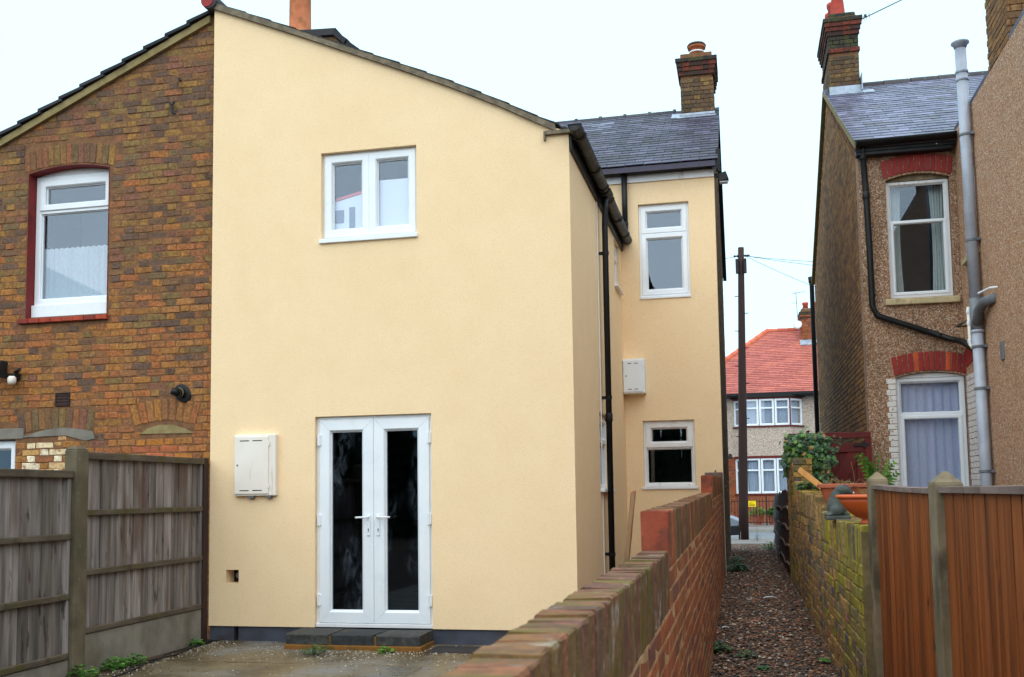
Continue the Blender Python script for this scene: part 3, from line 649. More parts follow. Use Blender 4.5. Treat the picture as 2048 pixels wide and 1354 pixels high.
for i in range(9):                                   # ridge tiles between the two wings
    y = 9.45+i*.46; MB().lathe((-5.45, y, 6.80), [(.085, 0), (.09, .02), (.085, .44), (.0, .44)], 14, (0, 1, 0)).build('ridge_tile', M['ridge'], wing)
MB().box(FF, -1.80, -1.43, 4.985, 5.02, -.2, .045).box(FF, -1.815, -1.80, 4.93, 5.02, -.02, .045).build('eave_board', M['cement'], YH)
MB().bx(-1.569, -1.545, 9.53, 13.86, 4.83, 4.985).build('fascia', M['black'], YH)
# ----- windows and the French doors
w1 = window(YH, FF, -4.185, -3.145, 4.105, 5.02, -.055, [(0, .492, 0, 1, True), (.492, 1, 0, 1, True)], glassm='glass_bright', sill=(.012, .045, .03), fw=.035, sash_w=.07)
w2 = window(YH, FRt, -1.325, -.622, 4.165, 5.485, -.06, [(0, 1, 0, .70, True), (0, 1, .70, 1, True)], glassm='glass_bright', sill=(.0, .035, .02), sash_w=.06)
w3 = window(YH, FRt, -1.33, -.625, 1.52, 2.432, -.055, [(0, 1, 0, .60, False), (0, 1, .60, 1, True)], mat='upvc_old', sill=(.03, .035, .025), sash_w=.06)
w4 = window(YH, FS, 13.02, 13.62, 4.19, 4.84, -.05, [(0, 1, 0, .65, False), (0, 1, .65, 1, True)], sill=(.03, .03, .05))
w5 = window(YH, FS, 11.28, 12.17, 1.50, 2.37, -.055, [(0, 1, 0, .62, False), (0, 1, .62, 1, True)], sill=(.03, .04, .05))
dr = MB().ring(FF, DX0, DX1, .15, DZ1, .042, -.125, -.05).build('french_door', M['upvc'], YH)
mid = (DX0+DX1)/2
for sgn, a, b in ((-1, DX0+.034, mid-.0015), (1, mid+.0015, DX1-.034)):
    MB().ring(FF, a, b, .192, DZ1-.034, .118, -.10, -.030, .006, gap=.0012).build('door_leaf', M['upvc'], dr)
    MB().ring(FF, a+.112, b-.112, .304, DZ1-.146, .018, -.095, -.052, .004).build('glazing_bead', M['black'] if False else M['upvc'], dr)
    MB().box(FF, a+.128, b-.128, .320, DZ1-.162, -.078, -.070).build('pane', M['glass_door'], dr)
    xi = b-.05 if sgn < 0 else a+.05
    MB().box(FF, xi-.016, xi+.016, 1.06, 1.27, -.031, -.016).build('handle_plate', M['upvc'], dr, bevel=.006)
    d = -1
    tip = (-.12 if sgn < 0 else .14)
    MB().tube([FF(xi, 1.245, -.018), FF(xi, 1.245, .022), FF(xi+tip*.2, 1.245, .03), FF(xi+tip, 1.243, .03)], .010, 10).build('handle', M['upvc'] if sgn < 0 else M['upvc_old'], dr, smooth=True)
    MB().lathe(FF(xi, 1.125, -.016), [(.007, 0), (.007, .003)], 10, (0, -1, 0)).box(FF, xi-.003, xi+.003, 1.10, 1.122, -.0165, -.0135).build('keyhole', M['dark_void'], dr)
    xh = DX0+.036 if sgn < 0 else DX1-.036
    for z in (2.03, 1.22, .42):
        hb = MB().box(FF, xh-.022, xh+.024, z-.055, z+.055, -.05, -.022); hb.tube([FF(xh-.004*sgn, z-.06, -.018), FF(xh-.004*sgn, z+.06, -.018)], .010, 10)
        hb.build('hinge', M['upvc'], dr, bevel=.004)
MB().box(FF, DX0+.002, DX1-.002, .150, .188, -.12, -.02).build('threshold', M['upvc_old'], dr, bevel=.005)
# ----- main roof
SL = Fr((0, 13.70, 5.985), (1, 0, 0), (0, 3.80, 2.165), (0, -2.165, 3.80))
mr = MB().prism(Fr((0, 0, 0), (0, 1, 0), (0, 0, 1), (1, 0, 0)), [(13.70, 5.90), (17.5, 8.07), (21.25, 5.90), (21.25, 5.95), (17.5, 8.13), (13.70, 5.975)], -5.35, -.235).build('roof', M['slate'], YH)
P = Pieces('slate', mr, cap=300, jit=.0012, ch=.002)
r9 = random.Random(21)
for k in range(24):
    v = k*.183; off = .128*(k % 2)
    for i in range(21):
        u = -.20-i*.256-off; u1 = u-.25
        if i == 0 and k % 2: pass
        if v > 4.30: continue
        L = .251
        rr = SL.rot() @ Euler((-.045, (r9.random()-.5)*.012, (r9.random()-.5)*.012)).to_matrix()
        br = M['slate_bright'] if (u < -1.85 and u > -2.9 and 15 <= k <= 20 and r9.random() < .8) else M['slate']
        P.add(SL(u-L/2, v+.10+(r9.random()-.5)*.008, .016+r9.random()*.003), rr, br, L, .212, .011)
    if k % 2: P.add(SL(-.20-.062, v+.10, .016), SL.rot() @ Euler((-.045, 0, 0)).to_matrix(), M['slate'], .125, .212, .011)
P.done('slates')
for i in range(9):
    x = -.95-i*.44
    MB().lathe((x, 17.5, 8.075), [(.10, 0), (.125, .005), (.125, .05), (.105, .055), (.105, .44), (0, .44)], 14, (-1, 0, 0)).build('ridge_tile', M['ridge'], mr)
MB().box(FRt, -1.90, -.262, 5.80, 5.915, .001, .028).build('fascia_board', M['upvc_old'], YH)
MB().tube([(-1.95, 13.79, 5.945), (-.235, 13.79, 5.965)], .055, 12).bx(-1.95, -.24, 13.80, 13.85, 5.90, 5.96).build('gutter', M['black'], YH)
MB().bx(-.262, -.225, 14.0, 21.0, 5.0, 5.01) if False else None
vb = MB()
FLW = Fr((-.235, 0, 0), (0, 1, 0), (0, 0, 1), (1, 0, 0))
vb.prism(FLW, [(13.72, 5.86), (17.5, 8.02), (21.25, 5.84), (21.25, 5.98), (17.5, 8.16), (13.72, 6.0)], -.04, .03); vb.build('verge_slates', M['tile_dark'], YH)
# ----- chimneys
def stack(parent, x0, x1, y0, y1, z0, z1, brick, bands, faces='fr', core='mortar_brown', cap=300, name='chimney'):
    """core, laid bricks on the faces that show, oversailing courses"""
    m = MB().bx(x0+.012, x1-.012, y0+.012, y1-.012, z0, z1)
    for (a, b, e, mt) in bands: m.bx(x0-e+.012, x1+e-.012, y0-e+.012, y1+e-.012, a, b)
    ch = m.build(name, M[core], parent); P = Pieces('brick', ch, cap=cap)
    def ring_(a, b, e, mt, sd):
        X0, X1, Y0, Y1 = x0-e, x1+e, y0-e, y1+e
        if 'f' in faces: lay(P, Fr((0, Y0+.012, 0), (1, 0, 0), (0, 0, 1), (0, -1, 0)), rect(X0, X1, a, b), M[mt], v0=a, proud=.012, seed=sd)
        if 'r' in faces: lay(P, Fr((X1-.012, 0, 0), (0, 1, 0), (0, 0, 1), (1, 0, 0)), rect(Y0, Y1, a, b), M[mt], v0=a, proud=.012, seed=sd+1)
        if 'l' in faces: lay(P, Fr((X0+.012, 0, 0), (0, -1, 0), (0, 0, 1), (-1, 0, 0)), rect(-Y1, -Y0, a, b), M[mt], v0=a, proud=.012, seed=sd+1)
    zs = min(b[0] for b in bands) if bands else z1
    ring_(z0, zs, 0, brick, 3)
    for i, (a, b, e, mt) in enumerate(bands): ring_(a, b, e, mt, 7+i)
    P.done(); return ch
def pot(parent, x, y, z, r, h, mat='pot', r2=None, rim=.02):
    r2 = r2 or r*.85
    return MB().lathe((x, y, z), [(r, 0), (r*1.02, .03), (r2, h*.75), (r2+rim*.3, h*.86), (r2+rim, h*.9), (r2+rim, h), (r2-.015, h), (r2-.02, h*.3), (0, h*.3)], 20).build('chimney_pot', M[mat], parent, smooth=False)
ych = stack(YH, -.845, -.285, 17.05, 17.95, 7.80, 9.0, 'brick_dark', [(8.60, 8.676, .025, 'brick_cap'), (8.676, 8.752, .04, 'brick_cap'), (8.752, 8.828, .055, 'brick_cap'), (8.828, 8.904, .075, 'brick_sootcap')], 'fr', 'mortar_brown')
MB().bx(-.79, -.34, 17.1, 17.9, 8.9, 8.985).build('cap_course', M['brick_sootcap'], ych, bevel=.02)
MB().lathe((-.56, 17.45, 8.98), [(.27, 0), (.13, .13), (0, .13)], 4).build('flaunching', M['cement'], ych)
MB().lathe((-.56, 17.40, 9.09), [(.125, 0), (.12, .12), (.155, .125), (.16, .16), (.15, .19), (.12, .19), (.11, .1), (0, .1)], 20).build('chimney_pot', M['pot'], ych, smooth=True)
MB().lathe((-.56, 17.40, 9.135), [(.131, 0), (.134, .012), (.131, .024)], 20).build('pot_band', M['litter'], ych)
MB().lathe((-.56, 17.40, 9.25), [(.163, 0), (.168, .02), (.15, .045), (0, .045)], 20).build('pot_rim', M['brick_cap'], ych)
fs_ = MB().box(SL, -.90, -.25, 3.50, 3.62, .02, .035); fs_.box(Fr((0, 17.03, 0), (1, 0, 0), (0, 0, 1), (0, -1, 0)), -.86, -.27, 7.83, 7.93, 0, .012); fs_.box(SL, -1.0, -.86, 3.55, 3.95, .02, .034)
fs_.build('flashing', M['lead'], ych)
# ----- gutter of the rear wing with its stop ends
g = MB()
def halfpipe(m, a, b, r, seg=8, th=.006):
    a, b = Vector(a), Vector(b); t = (b-a).normalized(); sdv = t.cross(Vector((0, 0, 1))).normalized(); up = sdv.cross(t); vs, fs = [], []
    for p in (a, b):
        for rr in (r, r-th):
            for j in range(seg+1):
                an = math.pi*j/seg; vs.append(p + sdv*math.cos(an)*rr - up*math.sin(an)*rr)
    k = seg+1
    for j in range(seg): fs += [(j, j+1, 2*k+j+1, 2*k+j), (k+j+1, k+j, 3*k+j, 3*k+j+1)]
    fs += [(0, 2*k, 3*k, k), (seg, k+seg, 3*k+seg, 2*k+seg)]
    for q in (0, 2*k): fs.append(tuple(range(q, q+k)))
    return m.add(vs, fs)
gut = root('rain_gutter', (-1.475, 11.6, 4.86), 'black half round gutter running along the eave of the cream rear wing', 'gutter')
halfpipe(MB(), (-1.478, 9.30, 5.00), (-1.478, 13.84, 4.975), .068).build('channel', M['black'], gut, smooth=True)
for y in (9.55, 10.6, 11.25, 11.75, 12.6, 13.4): halfpipe(MB(), (-1.478, y, 4.998-(y-9.3)*.0055), (-1.478, y+.055, 4.998-(y-9.3)*.0055), .076).build('bracket', M['black'], gut)
halfpipe(MB(), (-1.478, 11.38, 4.986), (-1.478, 11.66, 4.986), .08).build('outlet', M['black'], gut)
# ----- down pipes
def downpipe(label, path, r, brk, mat='black', nrm=(1, 0, 0), name='downpipe', group=None, collars=()):
    t = root(name, path[-1], label, 'drainpipe', group)
    MB().tube(path, r, 14).build('pipe', M[mat], t, smooth=True)
    for q in brk:
        q = Vector(q); MB().lathe(q-Vector((0, 0, .02)), [(r+.006, 0), (r+.006, .04)], 14).box(Fr(q, Vector(nrm).cross(Vector((0, 0, 1))), (0, 0, 1), nrm), -.012, .012, -.018, .018, -r*2.6, -r*.6).build('bracket', M[mat], t)
    for q in collars: MB().lathe(Vector(q)-Vector((0, 0, .05)), [(r+.004, 0), (r+.008, .01), (r+.008, .09), (r+.002, .1)], 14).build('collar', M[mat], t, smooth=True)
    return t
downpipe('tall black downpipe on the side wall of the cream rear wing', [(-1.478, 11.52, 4.93), (-1.484, 11.52, 4.78), (-1.492, 11.52, 4.6), (-1.492, 11.52, .12)], .036,
         [(-1.492, 11.52, 4.25), (-1.492, 11.52, 2.55), (-1.492, 11.52, .75)], collars=[(-1.492, 11.52, 2.32)])
downpipe('short black downpipe between slate roof gutter and the inner corner', [(-1.50, 13.80, 5.96), (-1.50, 13.80, 5.06)], .04, [(-1.50, 13.80, 5.2)], nrm=(0, -1, 0))
tag(MB().tube([FS(11.36, 4.9, .008), FS(11.35, 2.6, .010), FS(11.36, .3, .008)], .007, 6).build('cable', M['upvc_old']), 'thin pale cable running down the side wall beside the tall black downpipe', 'cable')
# ----- meter boxes
def meter_box(label, fr, u0, u1, v0, v1, dep, hinge_r=True, bmt='box_white'):
    t = root('meter_box', fr((u0+u1)/2, v0, dep/2), label, 'meter box')
    MB().box(fr, u0, u1, v0, v1, -.02, dep).build('case', M[bmt], t, bevel=.008)
    e = .022; r_ = u1-(.075 if hinge_r else .02)
    MB().box(fr, u0+.012, r_, v0+.02, v1-e, dep, dep+.012).build('door', M[bmt], t, bevel=.004)
    for v in (v0+.055, v1-.065):
        for k in (0, 1): MB().box(fr, u0+.07+k*(r_-u0-.1)/2, u0+.07+k*(r_-u0-.1)/2+(r_-u0-.18)/2, v-.0045, v+.0045, dep+.0125, dep+.0135).build('vent_slot', M['dark_void'], t)
    MB().lathe(fr(u0+.045, (v0+v1)/2, dep+.012), [(.010, 0), (.010, .004)], 10, fr.N).build('lock', M['grey_dark'], t)
    for v in (v0+.1, v1-.1): MB().box(fr, r_-.004, r_+.012, v-.02, v+.02, dep, dep+.014).build('hinge', M[bmt], t)
    return t
mb = meter_box('off white meter box on the front cream wall left of the doors', FF, -5.118, -4.655, 1.475, 2.105, .055)
MB().box(FF, -4.96, -4.90, 1.452, 1.474, .01, .05).box(FF, -4.76, -4.71, 1.452, 1.474, .01, .05).build('foot', M['grey_dark'], mb)
meter_box('white meter box fixed high in the inner corner of the cream walls', FRt, -1.565, -1.268, 2.80, 3.275, .22, False, 'upvc')
# ----- security light on the flank
t = root('security_light', (-.2, 13.95, 5.75), 'small black security lamp on the corner of the cream house above the alley', 'lamp')
MB().bx(-.262, -.20, 13.93, 13.97, 5.80, 5.86).build('arm', M['blackmetal'], t)
MB().hexa([(-.20, 13.88, 5.73), (-.06, 13.88, 5.755), (-.06, 14.02, 5.755), (-.20, 14.02, 5.73), (-.20, 13.88, 5.84), (-.10, 13.88, 5.87), (-.10, 14.02, 5.87), (-.20, 14.02, 5.84)]).build('lamp_head', M['blackmetal'], t, bevel=.008)
MB().bx(-.185, -.075, 13.89, 14.01, 5.722, 5.730).build('lens', M['lamp'], t)
tag(MB().tube([(-.20, 13.98, 6.22), (-.20, 13.98, 5.9)], .03, 10).build('vent_pipe', M['blackmetal']), 'short black pipe standing at the corner of the slate roof above the lamp', 'pipe')
# ----- things inside the upper window
tag(MB().bx(-3.62, -3.16, 9.64, 9.67, 4.12, 4.72).build('white_sheet', M['white_board']), 'white sheet leaning inside the right casement of the two-pane upper window', 'board')
t = root('white_box', (-3.9, 9.75, 4.1), 'white box with red stripe and grey vent inside the left casement', 'box')
FI = Fr((0, 9.645, 0), (1, 0, 0), (0, 0, 1), (0, -1, 0))
MB().prism(FI, [(-4.3, 4.1), (-3.66, 4.1), (-3.66, 4.76), (-3.73, 4.76), (-3.75, 4.60), (-4.3, 4.48)], -.2, 0).build('case', M['white_board'], t)
MB().prism(FI, [(-4.3, 4.485), (-3.75, 4.605), (-3.735, 4.655), (-3.78, 4.63), (-4.3, 4.51)], -.1, .006).build('stripe', M['red_line'], t)
MB().box(FI, -4.2, -3.98, 4.30, 4.44, -.01, .008).build('vent', M['grey_mesh'], t, bevel=.01)
MB().box(FI, -3.92, -3.86, 4.1, 4.46, -.01, .01).build('strip', M['grey_mesh'], t)
# ----- step
t = root('drain_cover', (-2.62, 9.22, 0), 'flat dark drain cover in the patio at the right end of the step', 'drain cover')
MB().bx(-2.93, -2.32, 9.02, 9.42, -.01, .006).build('frame', M['wood_pole'], t, bevel=.003)
MB().bx(-2.90, -2.35, 9.05, 9.39, .0, .010).build('lid', M['tile_dark'], t, bevel=.003)
t = root('door_step', (-3.68, 9.28, 0), 'low step of dark stone blocks on ochre mortar before the French doors', 'step')
MB().bx(-4.37, -2.985, 9.075, 9.50, -.02, .045).build('mortar_bed', M['step_bed'], t, bevel=.012)
for i in range(3):
    x = -4.355+i*.458; vs_, fs_2 = chip(.44, .105, .41, ch=.010, jit=.006, seed=40+i, back=True)
    raw('block', [Vector(v)+Vector((x+.22, 9.29, .092)) for v in vs_], fs_2, M['step'], t)
MB().bx(-4.30, -3.02, 9.10, 9.49, .04, .125).build('joint_mortar', M['step_bed'], t)

# ------------------------------------------------------------------ the brown brick house on the left
BH = root('brick_house', (-7.4, 13.0, 0), 'old brown brick house with red window reveal joined to the cream house', 'house')
FB = Fr((0, 9.6, 0), (1, 0, 0), (0, 0, 1), (0, -1, 0))
bz = lambda x: 6.70+.44*(x+5.492)
arc = [(-7.74+1.02*i/10, 5.125+.065*(1-(i/5-1)**2)) for i in range(11)]
WIN = [(-7.74, 3.48), (-6.72, 3.48)]+list(reversed(arc))
SM = rect(-8.42, -7.83, 1.55, 2.135)
bw = MB().prism(FB, [(-9.2, 0), (-5.422, 0), (-5.422, bz(-5.422)), (-9.2, bz(-9.2))], -.25, 0, holes=[WIN, SM])
bwall = bw.build('wall', M['mortar_brown'], BH)
P = Pieces('brick', BH, cap=300, jit=.0055, ch=.007)
uA, uB = (-7.76, -6.90), (-6.34, -5.66)
def archpoly(u0, u1, v0, v1, d): return [(u0-.06, v0), (u1+.06, v0), (u1+.1, v1), ((u0+u1)/2, v1+d), (u0-.1, v1)]
AR0 = [(-7.80, 5.12), (-6.66, 5.12), (-6.66, 5.43), (-7.23, 5.47), (-7.80, 5.43)]
AR1 = [(-7.78, 2.17), (-6.88, 2.17), (-6.84, 2.42), (-7.33, 2.46), (-7.82, 2.42)]
AR2 = [(-6.36, 2.22), (-5.66, 2.22), (-5.58, 2.46), (-6.0, 2.53), (-6.42, 2.46)]
PAT1 = [(-7.72, 2.17), (-7.45, 2.235), (-7.25, 2.25), (-7.05, 2.235), (-6.86, 2.20), (-6.84, 2.12), (-6.95, 2.10), (-7.2, 2.165), (-7.72, 2.155)]
PAT2 = [(-6.30, 2.155), (-6.2, 2.215), (-6.05, 2.245), (-5.9, 2.24), (-5.76, 2.20), (-5.66, 2.15)]
def bmat(u, v, q):
    if v < 2.16 and -7.75 < u < -7.17: return M['brick_white'] if q < .8 else M['brick_orange']
    if v < 2.17 and -6.35 < u < -5.72 and q < .8: return M['brick_new']
    if v < 2.2 and u < -7.16: return M['brick_orange']
    t = (v-3.4)/1.6
    return M['brick_orange'] if q > max(.12, min(.97, .45+t*.5)) else M['brick_stock']
lay(P, FB, [(-9.2, .02), (-5.43, .02), (-5.43, bz(-5.43)-.01), (-9.2, bz(-9.2)-.01)], bmat,
    holes=[[(a+(-.012 if a < -7.2 else .012), b) for a, b in WIN], SM, AR0, AR1, AR2, PAT1, PAT2, rect(-8.45, -7.72, 2.13, 2.265), rect(-7.335, -7.157, 2.48, 2.638), rect(-7.82, -6.70, 3.40, 3.485)], seed=4, proud=.005, wob=.005, tilt=.012)
soldier_arch(P, FB, -7.23, 5.135, .56, .07, .225, 15, lambda t: M['brick_stock'], flare=.10)
soldier_arch(P, FB, -7.33, 2.19, .45, .05, .225, 11, lambda t: M['brick_stock'], flare=.16)
soldier_arch(P, FB, -6.0, 2.235, .36, .06, .225, 9, lambda t: M['brick_orange'], flare=.34)
P.done('brickwork')
MB().prism(FB, PAT1, -.01, .012).build('mortar_patch', M['concrete_pale'], BH, bevel=.006)
MB().prism(FB, PAT2, -.01, .010).build('mortar_patch', M['sand_mortar'], BH, bevel=.006)
MB().box(FB, -8.45, -7.725, 2.14, 2.258, -.05, .012).build('lintel', M['concrete_pale'], BH, bevel=.008)
# red painted reveal, sill, window
rv = MB()
L_ = len(WIN)
for i in range(1, L_):
    (a, b), (c, d) = WIN[i], WIN[(i+1) % L_]
    ctr = (-7.23, 4.3); k = .004
    ia, ib, ic, id_ = a+(k if a < ctr[0] else -k), b-k, c+(k if c < ctr[0] else -k), d-k
    rv.hexa([FB(a, b, -.2), FB(c, d, -.2), FB(c, d, .006), FB(a, b, .006), FB(ia, ib, -.2), FB(ic, id_, -.2), FB(ic, id_, .009), FB(ia, ib, .009)])
rv.build('window_reveal', M['red_paint'], BH)
ps = Pieces('sill_tile', BH, cap=60)
for i in range(8): ps.add(FB(-7.82+.07+i*.14, 3.445, .045), FB.rot(), M['red_sill'], .134, .05, .12)
ps.done()
bwn = window(BH, FB, -7.733, -6.724, 3.64, 5.118, -.115, [(0, 1, 0, .75, False), (0, 1, .75, 1, True)], glassm='glass_bright', fw=.07, sash_w=.055)
MB().box(FB, -7.733, -6.724, 3.50, 3.639, -.16, -.07).build('sill', M['upvc'], bwn, bevel=.006)
MB().prism(FB, [(-7.731, 5.12), (-6.726, 5.12)]+[(x, z-.006) for x, z in reversed(arc[1:-1])], -.15, -.13).build('head_filler', M['upvc_old'], bwn)
drape(bwn, FB, -7.66, -6.78, 3.72, 4.30, -.19, 'net', 13, .012, 3, 'net_curtain')
MB().box(FB, -7.70, -6.76, 3.62, 5.0, -.9, -.88).build('room_blind', M['room'], BH)
swn = window(BH, FB, -8.42, -7.835, 1.56, 2.13, -.06, [(0, 1, 0, 1, True)])
# verge: sandy undercloak and lapped tiles
MB().prism(FB, [(-9.25, bz(-9.25)-.085), (-5.50, bz(-5.50)-.085), (-5.50, bz(-5.50)-.005), (-9.25, bz(-9.25)-.005)], -.1, .045).build('undercloak', M['sand_mortar'], BH, bevel=.01)
rfb = MB().prism(FB, [(-9.6, bz(-9.6)-.03), (-5.47, bz(-5.47)+.0), (-5.47, bz(-5.47)+.05), (-9.6, bz(-9.6)+.02)], -5.6, .03).build('roof', M['tile_dark'], BH)
for i in range(17):
    x0 = -5.50-(i+1)*.262; x1 = x0+.30
    MB().hexa([FB(x0, bz(x0)+.028, -.36), FB(x1, bz(x1)-.002, -.36), FB(x1, bz(x1)-.002, .075), FB(x0, bz(x0)+.028, .075),
               FB(x0, bz(x0)+.066, -.36), FB(x1, bz(x1)+.030, -.36), FB(x1, bz(x1)+.030, .075), FB(x0, bz(x0)+.066, .075)]).build('tile', M['tile_dark'], rfb)
# fittings on the brick wall
av = MB().ring(FB, -7.335, -7.157, 2.485, 2.634, .014, -.01, .016, .003).build('air_vent', M['wood_cap'] if False else M['wood_pole'], BH)
for i in range(4): MB().hexa([FB(-7.321, 2.502+i*.033, .0), FB(-7.171, 2.502+i*.033, .0), FB(-7.171, 2.502+i*.033, .014), FB(-7.321, 2.502+i*.033, .014), FB(-7.321, 2.530+i*.033, .0), FB(-7.171, 2.530+i*.033, .0), FB(-7.171, 2.530+i*.033, .004), FB(-7.321, 2.530+i*.033, .004)]).build('louvre', M['wood_pole'], av)
MB().tube([FB(-5.90, 6.06, -.02), FB(-5.85, 6.00, .05), FB(-5.83, 5.985, .06)], .012, 6).build('wall_hook', M['blackmetal'], BH)
MB().tube([FB(-5.98, 5.76, .03), FB(-5.94, 5.72, .05), FB(-5.93, 5.64, .05), FB(-5.90, 5.63, .03)], .012, 6).tube([FB(-5.94, 5.73, .05), FB(-5.91, 5.76, .04)], .010, 6).build('wall_hook', M['blackmetal'], BH)
bsh = MB().bx(-9.2, -5.43, 13.9, 14.0, 0, 5.3).bx(-9.2, -9.1, 9.86, 13.9, 0, 4.9).bx(-9.1, -5.43, 9.86, 13.9, 2.5, 2.6).bx(-9.1, -5.43, 9.86, 13.9, 5.2, 5.24)
bsh.build('inner_wall', M['room'], BH)
mb_ = MB().prism(Fr((0, 0, 0), (0, 1, 0), (0, 0, 1), (1, 0, 0)), [(14.01, 0), (21, 0), (21, 5.9), (17.5, 8.1), (14.01, 6.0)], -10.2, -5.42); mb_.build('main_wall', M['mortar_brown'], BH)
mb_ = MB().prism(Fr((0, 0, 0), (0, 1, 0), (0, 0, 1), (1, 0, 0)), [(13.7, 5.9), (17.5, 8.11), (21.25, 5.9), (21.25, 5.99), (17.5, 8.2), (13.7, 5.99)], -10.3, -5.36); mb_.build('main_roof', M['slate'], BH)
cs = MB().prism(Fr((0, 17.2, 0), (1, 0, 0), (0, 0, 1), (0, -1, 0)), [(-8.75, 7.0), (-5.6, 7.0), (-5.6, 8.6), (-6.95, 9.78), (-7.30, 10.14), (-8.75, 10.22)], -.6, 0).build('chimney', M['brick_dark'], BH)
FC = Fr((0, 17.2, 0), (1, 0, 0), (0, 0, 1), (0, -1, 0))
MB().prism(FC, [(-8.8, 10.225), (-7.29, 10.145), (-7.24, 10.27), (-8.8, 10.36)], -.66, .07).build('coping', M['tile_dark'], cs)
for i in range(7):
    a, b = i/7, (i+1)/7+.02; x0, x1 = lerp(-7.30, -5.75, a), lerp(-7.30, -5.75, b); z0, z1 = lerp(10.15, 8.74, a), lerp(10.15, 8.74, b)
    MB().hexa([FC(x0, z0, -.66), FC(x1, z1, -.66), FC(x1, z1, .07), FC(x0, z0, .07), FC(x0+.05, z0+.07, -.66), FC(x1+.05, z1+.10, -.66), FC(x1+.05, z1+.10, .07), FC(x0+.05, z0+.07, .07)]).build('coping_tile', M['tile_dark'], cs)
P = Pieces('brick', cs, cap=120)
lay(P, FC, [(-8.7, 9.0), (-6.1, 9.0), (-6.95, 9.74), (-7.30, 10.10), (-8.7, 10.18)], M['brick_dark'], v0=9.0); P.done('brickwork')
MB().lathe((-8.13, 17.5, 10.34), [(.24, 0), (.215, .06), (.21, .45), (.205, 1.0), (.24, 1.04), (.24, 1.12), (.19, 1.12), (.19, .6), (0, .6)], 24).build('chimney_pot', M['pot'], cs, smooth=True)
MB().lathe((-8.1, 17.5, 10.30), [(.32, 0), (.25, .1), (0, .1)], 12).build('flaunching', M['sand_mortar'], cs)
# flue and lamp on that wall
t = root('flue_outlet', (-5.79, 9.55, 2.5), 'black round boiler flue on the brown brick wall near the cream corner', 'flue')
MB().lathe(FB(-5.79, 2.575, .0), [(.085, 0), (.088, .012), (.078, .02), (.05, .024), (0, .024)], 24, (0, -1, 0), 1.25).build('wall_plate', M['black'], t, smooth=False)
MB().tube([FB(-5.80, 2.575, .02), FB(-5.80, 2.575, .10)], .050, 20).build('pipe', M['black'], t, smooth=False)
MB().tube([FB(-5.80, 2.575, .085), FB(-5.815, 2.58, .12), FB(-5.845, 2.59, .135)], .038, 16).build('deflector', M['black'], t, smooth=True)
MB().lathe(FB(-5.80, 2.575, .06), [(.052, 0), (.054, .008), (.052, .016)], 20, (0, -1, 0)).build('band', M['sand_mortar'], t)
t = root('security_light', (-7.85, 9.5, 2.75), 'black floodlight with white sensor on the brown brick wall at the left edge', 'lamp')
MB().bx(-7.88, -7.78, 9.50, 9.59, 2.80, 2.86).tube([(-7.84, 9.58, 2.88), (-7.72, 9.5, 2.90)], .02, 8).build('bracket', M['blackmetal'], t)
MB().hexa([(-8.05, 9.36, 2.84), (-7.87, 9.34, 2.80), (-7.87, 9.50, 2.80), (-8.05, 9.52, 2.84), (-8.07, 9.42, 2.99), (-7.88, 9.40, 3.00), (-7.88, 9.52, 3.00), (-8.07, 9.54, 2.99)]).build('lamp_head', M['blackmetal'], t, bevel=.015)
MB().lathe((-7.80, 9.48, 2.735), [(.035, 0), (.045, .03), (.045, .07), (.03, .09), (0, .09)], 14).build('sensor', M['box_white'], t, smooth=True)

# ------------------------------------------------------------------ left fence: concrete posts, boarded panels
LF = root('timber_fence', (-5.45, 7.4, 0), 'weathered grey board fence with concrete posts left of the wet patio', 'fence')
FX = Fr((-5.42, 0, 0), (0, 1, 0), (0, 0, 1), (1, 0, 0))
r3 = random.Random(3)
def fence_panel(y0, y1, z0, z1, rails, gb):
    p = MB().box(FX, y0+.006, y0+.045, z0, z1-.01, -.075, -.022).box(FX, y1-.045, y1-.006, z0, z1-.01, -.075, -.022).build('fence_panel', M['wood_grey'], LF)
    y = y0+.008; i = 0
    while y < y1-.03:
        wd = min(.125+r3.uniform(-.012, .012), y1-.006-y); n1 = -.045-(.007 if i % 2 else 0)+r3.uniform(-.002, .002)
        m = MB().hexa([FX(y, z0+.004, -.062), FX(y+wd-.002, z0+.004, -.062), FX(y+wd-.002, z0+.004, n1-.004), FX(y, z0+.004, n1),
                       FX(y+r3.uniform(-.002, .002), z1-.05, -.062), FX(y+wd-.002, z1-.05, -.062), FX(y+wd-.002, z1-.05, n1-.004), FX(y, z1-.05, n1)])
        m.build('board', M['wood_grey'], p); y += wd+.001; i += 1
    for (za, zb) in rails: MB().box(FX, y0+.012, y1-.012, za, zb, -.044, -.008).build('rail', M['wood_rail'], p, bevel=.006)
    MB().box(FX, y0+.004, y1-.004, z1-.062, z1, -.085, -.002).build('top_rail', M['wood_rail'], p, bevel=.006)
    MB().box(FX, y0+.004, y1-.004, gb[0], gb[1], -.075, -.022).build('gravel_board', M['concrete_pale'], p, bevel=.004)
    return p
fence_panel(7.515, 9.415, .335, 1.868, [(1.326, 1.376), (.823, .873), (.338, .385)], (-.05, .332))
fence_panel(5.47, 7.345, .16, 1.705, [(1.135, 1.185), (.645, .695), (.165, .215)], (-.05, .157))
def cpost(parent, y0, y1, x0, x1, ztop, mat='concrete', name='post'):
    m = MB().bx(x0, x1, y0, y1, -.1, ztop-.03); c = ((x0+x1)/2, (y0+y1)/2)
    m.hexa([(x0, y0, ztop-.03), (x1, y0, ztop-.03), (x1, y1, ztop-.03), (x0, y1, ztop-.03), (x0+.02, y0+.02, ztop), (x1-.02, y0+.02, ztop), (x1-.02, y1-.02, ztop), (x0+.02, y1-.02, ztop)])
    return m.build(name, M[mat], parent, bevel=.008)
cpost(LF, 7.35, 7.51, -5.52, -5.405, 1.91)
